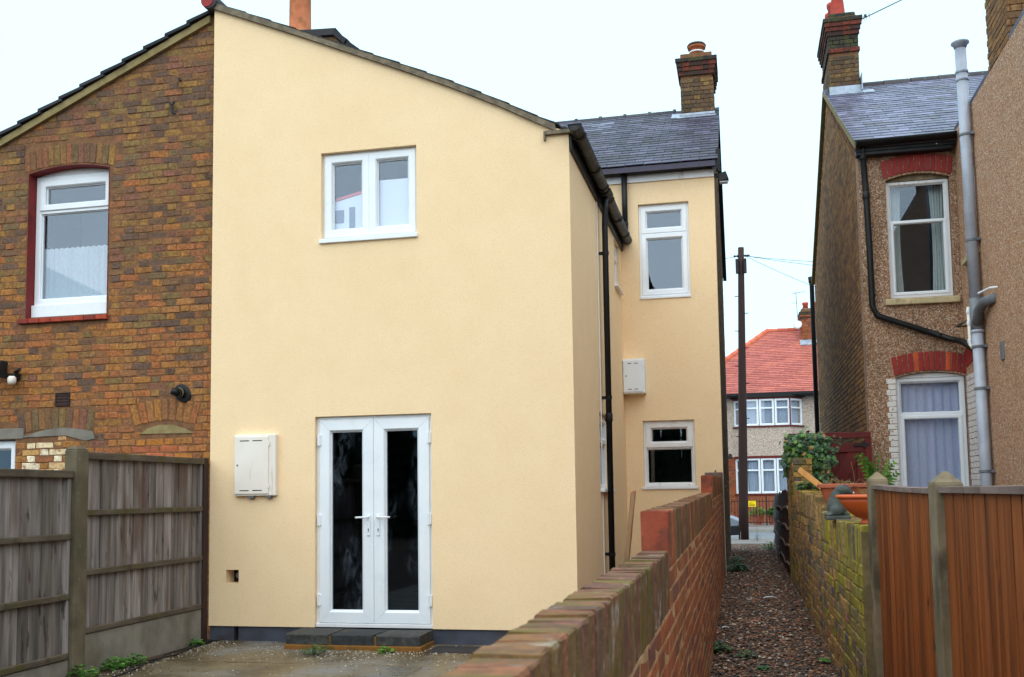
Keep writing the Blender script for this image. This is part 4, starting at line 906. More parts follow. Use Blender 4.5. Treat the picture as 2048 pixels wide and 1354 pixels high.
cpost(LF, 5.31, 5.465, -5.52, -5.405, 1.91)
MB().bx(-5.50, -5.43, 9.42, 9.51, 0, 1.87).build('end_post', M['wood_pole'], LF)

# ------------------------------------------------------------------ the low brick garden wall in front
GW = root('garden_wall', (-.33, 7.2, 0), 'low red brick wall with upright coping bricks running from the foreground to the cream house', 'wall')
warp = lambda u: max(0., u-3.8)*.0098
FW = Fr((-.2788, 0, 0), (0, 1, 0), (0, 0, 1), (1, 0, 0), warp)
TIERS = [(.55, 3.83, 1.240), (3.83, 9.42, 1.387), (9.42, 13.855, 1.545)]
core, core2 = MB(), MB()
for (a, b, t_) in TIERS:
    n = max(1, int((b-a)/1.5))
    for i in range(n):
        y0, y1 = lerp(a, b, i/n), lerp(a, b, (i+1)/n)
        e0, e1 = y0+(.006 if i == 0 else 0), y1-(.004 if i == n-1 else 0)
        core.box(FW, e0, e1, -.2, t_-.218, -.1008, -.0017); core2.box(FW, e0, e1, t_-.218, t_-.006, -.0985, -.004)
core.build('mortar', M['mortar_red'], GW); core2.build('mortar', M['mortar_cope'], GW)
P = Pieces('brick', GW, cap=300, back=True, jit=.0022, ch=.004)
rw = random.Random(8)
for ti, (a, b, t_) in enumerate(TIERS):
    y = a+.003; i = 0
    while y < b-.05:
        mt = M['brick_end'] if (i == 0 and ti) else (M['brick_coping'] if rw.random() < 1.0 - .2*ti else M['brick_red'])
        rr = FW.rot() @ Euler((rw.uniform(-.02, .02), rw.uniform(-.012, .012), rw.uniform(-.02, .02))).to_matrix()
        P.add(FW(y+.0325, t_-.1085+rw.uniform(-.003, .002), -.05125+rw.uniform(-.003, .003)), rr, mt, .0665, .215, .1025, pri=1.0)
        y += .0752; i += 1
lay(P, FW, [(.56, -.1), (13.85, -.1), (13.85, 1.319), (9.42, 1.319), (9.42, 1.169), (3.83, 1.169), (3.83, 1.019), (.56, 1.019)], M['brick_red'], v0=1.169-.075*17, bond='stretch', proud=-.05125, D=.1025, seed=9)
P.done('brickwork')
tag(MB().bx(-.50, -.262, 13.66, 13.72, 0, 1.70).bx(-.37, -.345, 13.68, 13.70, 1.70, 1.73).build('timber_post', M['wood_cap'], bevel=.01), 'brown timber post standing behind the far end of the red brick wall', 'post')
st = MB().hexa([(-.600, 3.86, .005), (-.578, 3.86, .005), (-.578, 3.885, .005), (-.600, 3.885, .005), (-.432, 3.94, 1.462), (-.412, 3.94, 1.468), (-.412, 3.965, 1.468), (-.432, 3.965, 1.462)])
tag(st.build('wooden_stake', M['wood_stake'], bevel=.004), 'split wooden stake leaning on the patio side of the red brick wall', 'stake')

# ------------------------------------------------------------------ the old wall on the right of the alley
AWd = Vector((.0125, -1, 0)).normalized()
OW = root('alley_wall', (.72, 9.8, 0), 'old mossy yellow brick wall with a broken top along the right of the alley', 'wall')
FA = Fr((.570, 13.4, 0), AWd, (0, 0, 1), (-1, -.0125, 0))      # u runs back towards the camera
TOPS = [(0, 1.05, 1.86), (1.05, 1.75, 1.54), (1.75, 2.9, 1.44), (2.9, 4.12, 1.415), (4.12, 4.68, 1.335), (4.68, 5.25, 1.275), (5.25, 7.25, 1.238)]
am = MB()
for (a, b, z) in TOPS: am.box(FA, a, b, -.2, z-.03, -.215, 0)
am.build('mortar', M['mortar_moss'], OW)
P = Pieces('brick', OW, cap=300, jit=.004, ch=.007)
ra = random.Random(31)
for (a, b, z) in TOPS:
    if z > 1.8: lay(P, FA, rect(a, b, -.1, z-.04), M['brick_mossy'], v0=-.1, D=.1, proud=.010, seed=5, wob=.006, tilt=.02); continue
    lay(P, FA, rect(a, b, -.1, z-.225), (lambda u, v, q: M['brick_green'] if q < max(.05, (u-4.5)/2.2)*min(1, max(.1, v)) else M['brick_mossy']), v0=-.1, D=.1, proud=.010, seed=5, wob=.006, tilt=.02)
    u = a+.004
    while u < b-.05:
        h = .222+ra.uniform(-.012, .012)
        P.add(FA(u+.033, z-.225+h/2, .008+ra.uniform(-.008, .008)), FA.rot() @ Euler((ra.uniform(-.03, .03), ra.uniform(-.02, .02), ra.uniform(-.04, .04))).to_matrix(), M['brick_green'] if (ra.random() < (.75 if a > 5 else .15)) else M['brick_mossy'], .067, .222, .21, (1, 1, h/.222), pri=.0006)
        u += .076
for (u, za, zb) in ((1.05, 1.54, 1.83), (1.75, 1.44, 1.51)):
    yy = 13.4-u; x0 = .570+.0125*u; lay(P, Fr((0, yy-.002, 0), (1, 0, 0), (0, 0, 1), (0, -1, 0)), rect(x0, x0+.22, za-.02, zb), M['brick_mossy'], v0=za-.02, proud=.012, seed=8, wob=.004)
P.done('brickwork')
# pier at its far end
pier = MB().bx(.56, .80, 12.95, 13.36, 0, 2.02).build('pier', M['mortar_moss'], OW); Pq = Pieces('brick', pier, cap=120, jit=.003)
lay(Pq, Fr((0, 12.95, 0), (1, 0, 0), (0, 0, 1), (0, -1, 0)), rect(.56, .80, .1, 2.02), M['brick_mossy'], v0=.1, proud=.01, seed=2)
lay(Pq, Fr((.56, 0, 0), (0, -1, 0), (0, 0, 1), (-1, 0, 0)), rect(-13.36, -12.95, .1, 2.02), M['brick_mossy'], v0=.1, proud=.01, seed=3)
Pq.done()
# right fence
RF = root('closeboard_fence', (.75, 4.0, 0), 'orange brown stained board fence with concrete posts at the right edge', 'fence')
FY = Fr((.728, 0, 0), (0, -1, 0), (0, 0, 1), (-1, 0, 0))
def cb_panel(ya, yb, zt):
    p = MB().box(Fr((.728, 0, 0), (0, 1, 0), (0, 0, 1), (-1, 0, 0)), ya+.005, yb-.005, .5, .58, -.06, -.02).build('fence_panel', M['wood_brown'], RF); y = ya+.004; n = int(round((yb-ya)/.155)); ws = [r3.uniform(.7, 1.3) for _ in range(n)]; kk = (yb-ya-.008)/sum(ws)
    F2 = Fr((.728, 0, 0), (0, 1, 0), (0, 0, 1), (-1, 0, 0))
    zz = lambda y: zt(y)
    for i in range(n):
        q = r3.uniform(-.0012, .0012); wd = ws[i]*kk
        MB().hexa([F2(y, .12, -.020), F2(y+wd-.0015, .12, -.020), F2(y+wd-.0015, .12, -.001+q), F2(y, .12, .001+q), F2(y, zz(y)-.012, -.020), F2(y+wd-.0015, zz(y+wd)-.012, -.020), F2(y+wd-.0015, zz(y+wd)-.012, -.001+q), F2(y, zz(y)-.012, .001+q)]).build('board', M['wood_brown'], p)
        y += wd
    k = 8
    for i in range(k):
        a, b = lerp(ya, yb, i/k), lerp(ya, yb, (i+1)/k)
        MB().hexa([F2(a+.002, zz(a)-.011, -.035), F2(b-.001, zz(b)-.011, -.035), F2(b-.001, zz(b)-.011, .018), F2(a+.002, zz(a)-.011, .018), F2(a+.002, zz(a)+.012, -.035), F2(b-.001, zz(b)+.012, -.035), F2(b-.001, zz(b)+.010, .018), F2(a+.002, zz(a)+.010, .018)]).build('cap', M['wood_cap'], p)
    MB().box(F2, ya+.004, yb-.004, -.05, .118, -.05, -.005).build('gravel_board', M['concrete_green'], p)
cb_panel(4.165, 5.985, lambda y: 1.448-.004*math.sin((y-4.16)/1.82*3.14)+.012*(y-4.16))
cb_panel(2.19, 4.005, lambda y: 1.452)
def hpost(y0, y1, zt):
    m = MB(); x0, x1 = .700, .800; zs = zt-.045
    m.bx(x0, x1, y0, y1, -.1, zs); m.hexa([(x0, y0, zs), (x1, y0, zs), (x1, y1, zs), (x0, y1, zs), (x0+.044, y0+.055, zt), (x1-.044, y0+.055, zt), (x1-.044, y1-.055, zt), (x0+.044, y1-.055, zt)])
    m.build('post', M['concrete_green'], RF, bevel=.010)
hpost(5.99, 6.15, 1.553); hpost(4.01, 4.16, 1.522); hpost(2.03, 2.185, 1.52)
# maroon boards beyond the pier
MF = root('maroon_fence', (.60, 16.8, 0), 'dark maroon fence of overlapping wavy edged boards beyond the mossy brick wall', 'fence')
FM = Fr((.585, 0, 0), (0, 1, 0), (0, 0, 1), (-1, 0, 0))
for (a, b, zt, mt) in ((13.45, 17.6, 1.43, 'wood_maroon_d'), (17.68, 20.6, 1.36, 'wood_maroon')):
    MB().box(FM, a, a+.07, .1, zt, -.08, .0).build('post', M[mt], MF)
    for i in range(5):
        z0 = .20+i*(zt-.2)/5; z1 = z0+(zt-.2)/5+.03; n = 10; m = MB(); e = MB(); ph = r3.random()*6
        for j in range(n):
            y0, y1 = lerp(a, b, j/n), lerp(a, b, (j+1)/n)
            wv = lambda y: z1+.022*math.sin(y*2.3+ph)+.012*math.sin(y*5.1+ph*2)-.05*(y-a)/(b-a)
            m.hexa([FM(y0, z0-.02, -.02), FM(y1, z0-.02, -.02), FM(y1, z0-.02, .03), FM(y0, z0-.02, .03), FM(y0, wv(y0), -.02), FM(y1, wv(y1), -.02), FM(y1, wv(y1), -.004), FM(y0, wv(y0), -.004)])
            if i < 4: e.hexa([FM(y0, wv(y0)-.012, -.003), FM(y1, wv(y1)-.012, -.003), FM(y1, wv(y1)-.012, .036), FM(y0, wv(y0)-.012, .036), FM(y0, wv(y0)+.012, -.003), FM(y1, wv(y1)+.012, -.003), FM(y1, wv(y1)+.012, .034), FM(y0, wv(y0)+.012, .034)])
        bo = m.build('board', M[mt], MF)
        if i < 4: e.build('bark_edge', M['wood_pale'], bo)
# gate
GT = root('garden_gate', (1.1, 13.55, .25), 'dark red ledged wooden gate with a diagonal brace beside the pebbledash house', 'gate')
FG = Fr((0, 13.56, 0), (1, 0, 0), (0, 0, 1), (0, -1, 0))
MB().box(FG, .60, 1.62, 2.105, 2.185, -.05, .03).build('head_beam', M['wood_maroon'], GT, bevel=.006)
MB().box(FG, 1.545, 1.625, .2, 2.104, -.05, .03).build('post', M['wood_maroon'], GT)
MB().box(FG, .60, .68, .2, 2.104, -.05, .03).build('post', M['wood_maroon'], GT)
for i in range(8):
    a = .69+i*.1065; MB().box(FG, a, a+.1045, .30, 2.04, -.03, -.010).build('board', M['wood_maroon'], GT, bevel=.003)
MB().box(FG, .69, 1.54, 1.93, 2.045, -.009, .016).build('top_ledge', M['wood_maroon'], GT)
MB().box(FG, .69, 1.54, .45, .57, -.009, .016).build('bottom_ledge', M['wood_maroon'], GT)
MB().box(FG, 1.44, 1.54, .58, 1.92, -.009, .014).build('stile', M['wood_maroon'], GT)
MB().prism(FG, [(.70, .75), (.70, .60), (.80, .58), (1.43, 1.80), (1.43, 1.92), (1.33, 1.92)], -.009, .015).build('brace', M['wood_maroon'], GT)
MB().box(FG, 1.40, 1.60, 2.0, 2.032, .017, .032).box(FG, 1.52, 1.56, 1.98, 2.05, .03, .04).build('hinge', M['blackmetal'], GT)
# ivy over the pier
r5 = random.Random(17); vs, fs = [], []
def ivy_leaf(p, nrm, s):
    nrm = nrm.normalized(); a = nrm.orthogonal().normalized(); b = nrm.cross(a); th = r5.random()*6.28
    x = a*math.cos(th)+b*math.sin(th); y = nrm.cross(x); k = len(vs)
    prof_ = [(0, -.5), (.42, -.42), (.30, -.05), (.58, .12), (.2, .22), (0, .62), (-.2, .22), (-.58, .12), (-.30, -.05), (-.42, -.42)]
    for (u, v) in prof_: vs.append(p+x*u*s+y*v*s-nrm*s*.18*abs(u))
    vs.append(p+nrm*s*.06)
    for j in range(10): fs.append((k+j, k+(j+1) % 10, k+10))
for i in range(1700):
    t1 = r5.random()
    if t1 < .62:
        p = Vector((r5.gauss(.80, .12), 12.94-abs(r5.gauss(0, .07)), r5.gauss(1.93, .12))); nr = Vector((r5.gauss(-.1, .5), -1, r5.gauss(.5, .5)))
        if p.z > 2.13 or p.x < .52: continue
    elif t1 < .80:
        p = Vector((r5.uniform(.54, 1.02), r5.uniform(12.9, 13.5), 2.05+abs(r5.gauss(0, .05)))); nr = Vector((r5.gauss(0, .5), r5.gauss(-.3, .5), 1))
    elif t1 < .86:
        p = Vector((.55-abs(r5.gauss(0, .03)), r5.uniform(12.95, 13.3), r5.uniform(1.62, 2.05))); nr = Vector((-1, -.4, .3))
    else:
        p = Vector((r5.gauss(.93, .07), 12.9-abs(r5.gauss(0, .05)), r5.uniform(1.45, 1.85))); nr = Vector((r5.gauss(0, .4), -1, .4))
    ivy_leaf(p, nr, r5.uniform(.038, .078))
IV = root('ivy', (.72, 13.1, 1.6), 'glossy dark ivy hanging over the brick pier beside the red gate', 'ivy')
lv = raw('leaves', vs, fs, M['ivy'], IV); lv['kind'] = 'stuff'
sm = MB()
for i in range(9):
    x = r5.uniform(.58, .98); sm.tube([(x, 12.94, 1.3+r5.random()*.3), (x+r5.uniform(-.08, .08), 12.91, 1.7), (x+r5.uniform(-.1, .1), 12.93, 2.05)], .007, 5)
sm.build('stem', M['drystem'], IV)
# things along the top of the wall
tag(MB().hexa([(.575, 11.2, 1.645), (.605, 11.2, 1.70), (.605, 11.28, 1.70), (.575, 11.28, 1.645), (.825, 10.75, 1.405), (.855, 10.75, 1.46), (.855, 10.83, 1.46), (.825, 10.83, 1.405)]).build('wood_plank', M['wood_new'], bevel=.004), 'orange pine plank tilted across the broken top of the mossy wall', 'plank')
def planter_label(): pass
t = root('trough_planter', (.86, 9.0, 1.25), 'long terracotta trough of dried plants behind the stone animal on the mossy wall', 'planter')
tr = MB(); F0 = WORLD
def trough(m, x0, x1, y0, y1, z0, z1, tp, th=.012):
    o0 = [(x0+tp, y0+tp, z0), (x1-tp, y0+tp, z0), (x1-tp, y1-tp, z0), (x0+tp, y1-tp, z0)]; o1 = [(x0, y0, z1), (x1, y0, z1), (x1, y1, z1), (x0, y1, z1)]
    i1 = [(x0+th, y0+th, z1), (x1-th, y0+th, z1), (x1-th, y1-th, z1), (x0+th, y1-th, z1)]; i0 = [(x0+th+tp*.3, y0+th+tp*.3, z1-.05), (x1-th-tp*.3, y0+th+tp*.3, z1-.05), (x1-th-tp*.3, y1-th-tp*.3, z1-.05), (x0+th+tp*.3, y1-th-tp*.3, z1-.05)]
    f = [(3, 2, 1, 0)]
    for k in range(3):
        for j in range(4): f.append((k*4+j, k*4+(j+1) % 4, k*4+4+(j+1) % 4, k*4+4+j))
    f.append((12, 13, 14, 15)); return m.add(o0+o1+i1+i0, f)
trough(MB(), .645, 1.10, 8.90, 9.14, 1.285, 1.495, .06).build('pot', M['terracotta'], t)
MB().ring(Fr((0, 0, 1.47), (1, 0, 0), (0, 1, 0), (0, 0, 1)), .630, 1.115, 8.885, 9.155, .02, .0, .032, .005).build('rim', M['terracotta'], t)
MB().bx(.68, 1.07, 8.93, 9.11, 1.44, 1.462).build('soil', M['soil'], t)
sv = MB()
for i in range(60):
    x, y = r5.uniform(.67, 1.08), r5.uniform(8.93, 9.1); h = r5.uniform(.02, .09)*(3.2 if i % 21 == 3 else 1); sv.tube([(x, y, 1.46), (x+r5.uniform(-.02, .02), y, 1.46+h*.6), (x+r5.uniform(-.05, .05), y+r5.uniform(-.03, .03), 1.46+h)], .0022, 4)
sp_ = sv.build('dried_plants', M['drystem'], t); sp_['kind'] = 'stuff'
gl_ = leaf_cluster('leaves', (.86, 9.0, 1.46), .12, 70, M['leaf_dark'], (.03, .06), 4, .25, t); gl_['kind'] = 'stuff'
t = root('bowl_planter', (.78, 6.62, 1.24), 'bright orange plastic bowl planter on a foot behind the first concrete post', 'planter')
MB().lathe((.765, 6.62, 1.240), [(.06, 0), (.058, .012), (.045, .03), (.085, .045), (.135, .085), (.17, .13), (.182, .158), (.17, .158), (.15, .12), (0, .12)], 36).build('bowl', M['orange_pot'], t, smooth=True)
MB().lathe((.765, 6.62, 1.397), [(.184, 0), (.198, .004), (.202, .014), (.196, .024), (.178, .026), (.174, .0)], 36).build('rim', M['orange_pot'], t, smooth=True)
MB().lathe((.765, 6.62, 1.385), [(.168, 0), (.168, .01), (0, .014)], 24).build('soil', M['soil'], t)
sv = MB()
for i in range(16):
    a = r5.random()*6.28; q = r5.random()*.15; x, y = .765+math.cos(a)*q, 6.62+math.sin(a)*q; sv.tube([(x, y, 1.39), (x+r5.uniform(-.02, .02), y, 1.43), (x+r5.uniform(-.05, .05), y, 1.44+r5.random()*.03)], .002, 4)
sv.build('dried_plants', M['drystem'], t)['kind'] = 'stuff'
# stone animal
def blob(parts, name, mat, parent, vox=.009):
    m = MB()
    for (c, r, rot) in parts:
        rm = Euler(rot).to_matrix(); vs_, fs_2 = [], []; S_, T_ = 14, 9
        for j in range(T_+1):
            th = math.pi*j/T_
            for i in range(S_):
                a = 2*math.pi*i/S_; vs_.append(Vector(c)+rm @ Vector((r[0]*math.sin(th)*math.cos(a), r[1]*math.sin(th)*math.sin(a), r[2]*math.cos(th))))
        for j in range(T_):
            for i in range(S_): fs_2.append((j*S_+i, j*S_+(i+1) % S_, (j+1)*S_+(i+1) % S_, (j+1)*S_+i))
        m.add(vs_, fs_2)
    o = m.build(name, mat, parent); rmod = o.modifiers.new('remesh', 'REMESH'); rmod.mode = 'VOXEL'; rmod.voxel_size = vox; rmod.use_smooth_shade = True
    sm_ = o.modifiers.new('smooth', 'SMOOTH'); sm_.iterations = 3; sm_.factor = .5
    return o
t = root('animal_ornament', (.655, 7.62, 1.24), 'dark stone crouching animal ornament on the mossy wall between the two planters', 'ornament')
cx, cy, cz = .650, 7.62, 1.262
blob([((cx-.005, cy, cz+.075), (.062, .055, .085), (0, .12, 0)), ((cx+.012, cy, cz+.14), (.052, .048, .065), (0, .5, 0)), ((cx+.035, cy-.008, cz+.185), (.042, .040, .042), (0, .9, 0)), ((cx+.075, cy-.015, cz+.190), (.037, .034, .033), (0, .2, 0)), ((cx+.105, cy-.02, cz+.172), (.022, .02, .018), (0, .5, 0)),
      ((cx+.062, cy-.03, cz+.222), (.010, .008, .017), (0, .2, 0)), ((cx+.066, cy+.012, cz+.222), (.010, .008, .017), (0, .2, 0)), ((cx+.05, cy-.028, cz+.05), (.022, .018, .06), (0, -.15, 0)), ((cx+.05, cy+.028, cz+.05), (.022, .018, .06), (0, -.15, 0)), ((cx+.07, cy-.028, cz+.012), (.03, .018, .014), (0, 0, 0)), ((cx+.07, cy+.028, cz+.012), (.03, .018, .014), (0, 0, 0)),
      ((cx+.0, cy-.05, cz+.04), (.05, .025, .042), (0, 0, 0)), ((cx+.0, cy+.05, cz+.04), (.05, .025, .042), (0, 0, 0)), ((cx-.055, cy-.03, cz+.012), (.03, .05, .013), (0, 0, .4))], 'body', M['stone_dark'], t)
MB().bx(cx-.075, cx+.095, cy-.07, cy+.07, 1.236, 1.268).build('base', M['stone_dark'], t, bevel=.008)
MB().lathe((cx+.121, cy-.022, cz+.168), [(.008, -.006), (.010, 0), (.008, .006)], 8).build('nose', M['litter'], t)
# plants on the right
fr_ = root('fern', (1.12, 9.2, 1.24), 'bright green fern rising behind the stained board fence', 'fern')
r6 = random.Random(12); vs, fs = [], []
for i in range(11):
    a = r6.uniform(-2.6, .5); L = r6.uniform(.42, .62); lean = r6.uniform(.15, .5); b = Vector((1.14, 9.2, 1.22))
    pts = [b+Vector((math.cos(a)*lean*L*t*t, math.sin(a)*lean*L*t*t*.6, L*t*(1-.25*t*lean))) for t in [j/8 for j in range(9)]]
    for j in range(1, 9):
        d = (pts[j]-pts[j-1]).normalized(); s1 = d.cross(Vector((math.sin(a), -math.cos(a), .3))).normalized()
        for sg in (-1, 1):
            for h in (0, .5):
                p = pts[j-1].lerp(pts[j], h); ll = .13*(1-j/9)+.02; k = len(vs); q = (s1*sg*.9+d*.5).normalized(); wv = d*.011
                vs += [p-wv, p+wv, p+q*ll*.6+wv*.8, p+q*ll, p+q*ll*.6-wv*.8]; fs += [(k, k+1, k+2, k+3, k+4)]
raw('fronds', vs, fs, M['leaf'], fr_)
for i in range(5): pass
sv = MB()
for i in range(14):
    a = r6.uniform(-1, 1); x = r6.uniform(1.1, 1.32); sv.tube([(x, 8.9, 1.22), (x+a*.05, 8.9, 1.40), (x+a*.14, 8.88, 1.43+r6.random()*.08)], .003, 4)
tag(sv.build('dry_grass', M['leaf'], origin=(1.2, 8.9, 1.22)), 'thin green stems growing beside the fern behind the fence', 'plant')
sg = leaf_cluster('hanging_weed', (.70, 11.6, 1.44), .13, 90, M['leaf_dark'], (.05, .11), 9, .5, None, True, .2); tag(sg, 'long leaved green weed growing on the broken wall below the ivy', 'weed')
# weeds
WD = [((-5.36, 9.18, 0), .085, 60, 'leaf', 'small bright weed at the foot of the fence nearest the cream wall'),
      ((-5.33, 8.10, 0), .11, 90, 'leaf', 'bright green weed beside the cable under the middle of the fence panel'),
      ((-5.36, 7.86, 0), .12, 110, 'leaf', 'leafy weed against the concrete board just beyond the fence post'),
      ((-5.36, 7.42, 0), .13, 110, 'leaf', 'largest green weed at the foot of the concrete fence post'),
      ((-3.93, 8.80, 0), .13, 70, 'leaf_dark', 'flat weed spreading on the patio before the left end of the step'),
      ((-3.30, 8.98, 0), .07, 40, 'leaf', 'tiny weed growing at the front edge of the dark step'),
      ((-.12, 14.75, .30), .17, 220, 'leaf_dark', 'bushy green weed at the foot of the cream house corner in the alley'),
      ((-.17, 16.3, .30), .16, 130, 'leaf_dark', 'smaller weed growing along the dark flank wall beyond the bushy one'),
      ((-.23, 8.45, .15), .10, 110, 'leaf_dark', 'dark bluish weed at the foot of the red brick wall in the near alley'),
      ((-.02, 8.2, .14), .08, 50, 'leaf_dark', 'low moss coloured weed in the gravel right of the dark bluish one'),
      ((.10, 7.75, .13), .05, 30, 'leaf_dark', 'tiny sprig in the gravel nearest the bottom of the picture'),
      ((.56, 8.05, .15), .04, 26, 'leaf', 'single bright sprig at the foot of the mossy wall'),
      ((.50, 21.0, .25), .20, 160, 'leaf', 'bright weed at the far end of the maroon fence'),
      ((.35, 29.3, .02), .10, 60, 'leaf_dark', 'upright weed on the pavement beside the telegraph pole')]
for i, (c, r, n, mt, lb) in enumerate(WD): tag(leaf_cluster('weed', c, r, n, M[mt], (.025, .055) if r < .15 else (.03, .07), 50+i, .45 if i != 13 else 2.2), lb, 'weed', 'weeds in the yard and the alley')
# litter, cable, grit
def curved_scrap(c, L, wd, ang, mat, label):
    m = MB(); n = 7
    for i in range(n):
        a0, a1 = -.5+i/n, -.5+(i+1)/n; f = lambda t: (Vector(c)+Vector((math.cos(ang)*t*L, math.sin(ang)*t*L, .012*(1-4*t*t))), wd*(1-1.6*t*t))
        (p, w0), (q, w1_) = f(a0), f(a1); sd_ = Vector((-math.sin(ang), math.cos(ang), 0))
        m.hexa([p-sd_*w0, q-sd_*w1_, q+sd_*w1_, p+sd_*w0, p-sd_*w0+Vector((0, 0, .006)), q-sd_*w1_+Vector((0, 0, .006)), q+sd_*w1_+Vector((0, 0, .006)), p+sd_*w0+Vector((0, 0, .006))])
    return tag(m.build('litter_scrap', M[mat]), label, 'litter', 'scraps of litter in the alley')
curved_scrap((.245, 11.35, .285), .15, .022, .25, 'litter', 'long curved white plastic scrap in the middle of the gravel')
curved_scrap((-.20, 9.55, .195), .07, .018, .3, 'litter', 'small oval white scrap on the gravel beside the red wall')
curved_scrap((.06, 9.95, .205), .09, .014, -.1, 'pinklitter', 'thin pink scrap lying across the gravel')
curved_scrap((.02, 12.6, .305), .09, .018, .3, 'pinklitter', 'pale pink scrap farther along the gravel than the others')
cb = MB().tube([(-5.34, 9.45, .008), (-5.30, 9.0, .012), (-5.22, 8.6, .008), (-5.27, 8.2, .012), (-5.16, 7.9, .008), (-5.10, 7.5, .008), (-5.0, 7.0, .008)], .009, 6)
cb.tube([(-5.35, 9.4, .012), (-5.33, 8.9, .008), (-5.28, 8.5, .02), (-5.20, 8.25, .008), (-5.24, 7.9, .010), (-5.05, 7.62, .008)], .007, 6)
tag(cb.build('cable', M['cable'], smooth=True), 'black cable snaking along the foot of the fence on the patio', 'cable')
vs, fs = [], []; gr = random.Random(77)
for i in range(3200):
    t = gr.random()
    if t < .6: x, y = gr.gauss(-3.3, .8), 9.45-abs(gr.gauss(0, .5))
    elif t < .8: x, y = -5.3+abs(gr.gauss(0, .15)), gr.uniform(7, 9.5)
    else: x, y = gr.uniform(-5.2, -.5), gr.uniform(6.5, 9.4)
    if -4.38 < x < -2.98 and y > 9.06: continue
    stone((x, y, .002), gr.uniform(.003, .009))
tag(raw('patio_grit', vs, fs, M['grit']), kind='stuff')

# ------------------------------------------------------------------ the pebbledash house on the right
RH = root('pebbledash_house', (4.2, 14.0, .2), 'brown pebbledash house with red painted window arches and slate roof right of the alley', 'house')
F1 = Fr((0, 13.8785, 0), (1, 0, 0), (0, 0, 1), (0, -1, 0))
F2s = Fr((2.87, 0, 0), (0, -1, 0), (0, 0, 1), (-1, 0, 0))
F3 = Fr((1.655, 0, 0), (0, -1, 0), (0, 0, 1), (-1, 0, 0))
def arcp(u0, u1, v0, v1, rise, n=8): return [(u0, v0), (u1, v0)]+[(u1+(u0-u1)*i/n, v1+rise*(1-(2*i/n-1)**2)) for i in range(n+1)]
UW = arcp(1.985, 2.785, 3.955, 5.555, .07); LW = arcp(2.0, 2.862, 1.0, 2.90, .06)
wl = MB().prism(F1, rect(1.643, 2.868, .1, 5.95), -.26, 0, holes=[UW])if False else None
MB().prism(F1, rect(1.643, 2.868, 3.3, 5.95), -.26, 0, holes=[UW]).build('rear_wall', M['pebble_dark'], RH)
MB().prism(F1, rect(1.643, 2.868, .1, 3.2999), -.26, 0, holes=[LW]).build('lower_rear_wall', M['pebble_dark'], RH)
MB().prism(F2s, rect(-13.8785, -4.0, .1, 6.13), -.26, 0, holes=[rect(-13.42, -12.88, 4.36, 5.5), rect(-13.32, -12.84, 1.0, 2.92)]).build('side_wall', M['pebble'], RH)
fw_ = MB().prism(F3, [(-22.3, .1), (-14.139, .1), (-14.139, 6.0), (-18.0, 8.28), (-22.3, 5.9)], -.26, 0).build('flank_wall', M['mortar_brown'], RH)
P = Pieces('brick', RH, cap=0)
lay(P, F3, [(-22.3, .15), (-14.14, .15), (-14.14, 5.98), (-18.0, 8.25), (-22.3, 5.88)], M['brick_flank'], bond='flemish', D=.03, seed=6, proud=.011)
P.done('flank_brickwork')
s2 = MB().bx(1.93, 6.9, 14.2, 22.0, 2.72, 2.84).bx(1.93, 6.9, 14.2, 22.0, .1, .22).bx(1.93, 6.9, 14.2, 22.0, 5.92, 5.95).bx(1.92, 7.1, 22.04, 22.29, .1, 6).bx(6.9, 7.1, 4.0, 22, .1, 6).bx(1.93, 6.89, 17.0, 17.08, .23, 2.71).bx(1.93, 6.89, 17.0, 17.08, 2.85, 5.9)
s2.bx(3.14, 6.9, 4.0, 4.2, .1, 6).bx(3.14, 6.9, 4.2, 14.1, 2.72, 2.83).bx(3.14, 6.9, 4.2, 13.9, .1, .2).bx(3.14, 6.9, 4.2, 13.9, 5.9, 5.93).bx(3.16, 6.88, 14.10, 14.18, .22, 5.9).bx(4.9, 4.98, 4.3, 14.0, .21, 5.89)
s2.build('inner_wall', M['room'], RH)
# arches, quoins, sills
P = Pieces('arch_brick', RH, cap=120)
soldier_arch(P, F1, 2.385, 5.575, .43, .075, .235, 13, lambda t: M['red_arch'], flare=.12, proud=.012)
soldier_arch(P, F1, 2.43, 2.925, .445, .06, .245, 14, lambda t: M['red_arch'], flare=.14, proud=.012)
soldier_arch(P, F2s, -13.33, 2.99, .48, .04, .24, 13, lambda t: M['red_arch'], flare=.10, proud=.012)
P.done()
P = Pieces('painted_brick', RH, cap=120)
for k in range(26):
    z = .98+k*.075
    L = .095+(.022 if k % 2 else 0); P.add(F1(2.0-L/2, z, .008), F1.rot() @ Euler((0, 0, r3.uniform(-.03, .03))).to_matrix(), M['brick_painted'], .10, .066, .08, (L/.10, 1, 1))
    if z < 2.9:
        for (a, b) in (((-13.86, -13.62), (-13.61, -13.34)) if k % 2 else ((-13.86, -13.74), (-13.73, -13.50), (-13.49, -13.34))):
            P.add(F2s((a+b)/2, z, .008), F2s.rot() @ Euler((0, 0, r3.uniform(-.02, .02))).to_matrix(), M['brick_painted'], .2, .066, .06, ((b-a-.008)/.2, 1, 1))
for k in range(15): P.add(F2s(-13.47+(.015 if k % 2 else 0), 4.40+k*.075, .004), F2s.rot(), M['brick_painted'], .10, .066, .06)
P.done()
MB().box(F1, 1.915, 2.84, 3.86, 3.945, -.1, .055).build('sill', M['stone_sill'], RH, bevel=.012)
MB().hexa([F2s(-13.55, 4.28, -.05), F2s(-12.8, 4.28, -.05), F2s(-12.8, 4.27, .06), F2s(-13.55, 4.27, .06), F2s(-13.55, 4.36, -.05), F2s(-12.8, 4.36, -.05), F2s(-12.8, 4.33, .06), F2s(-13.55, 4.33, .06)]).build('sill', M['stone_sill'], RH)
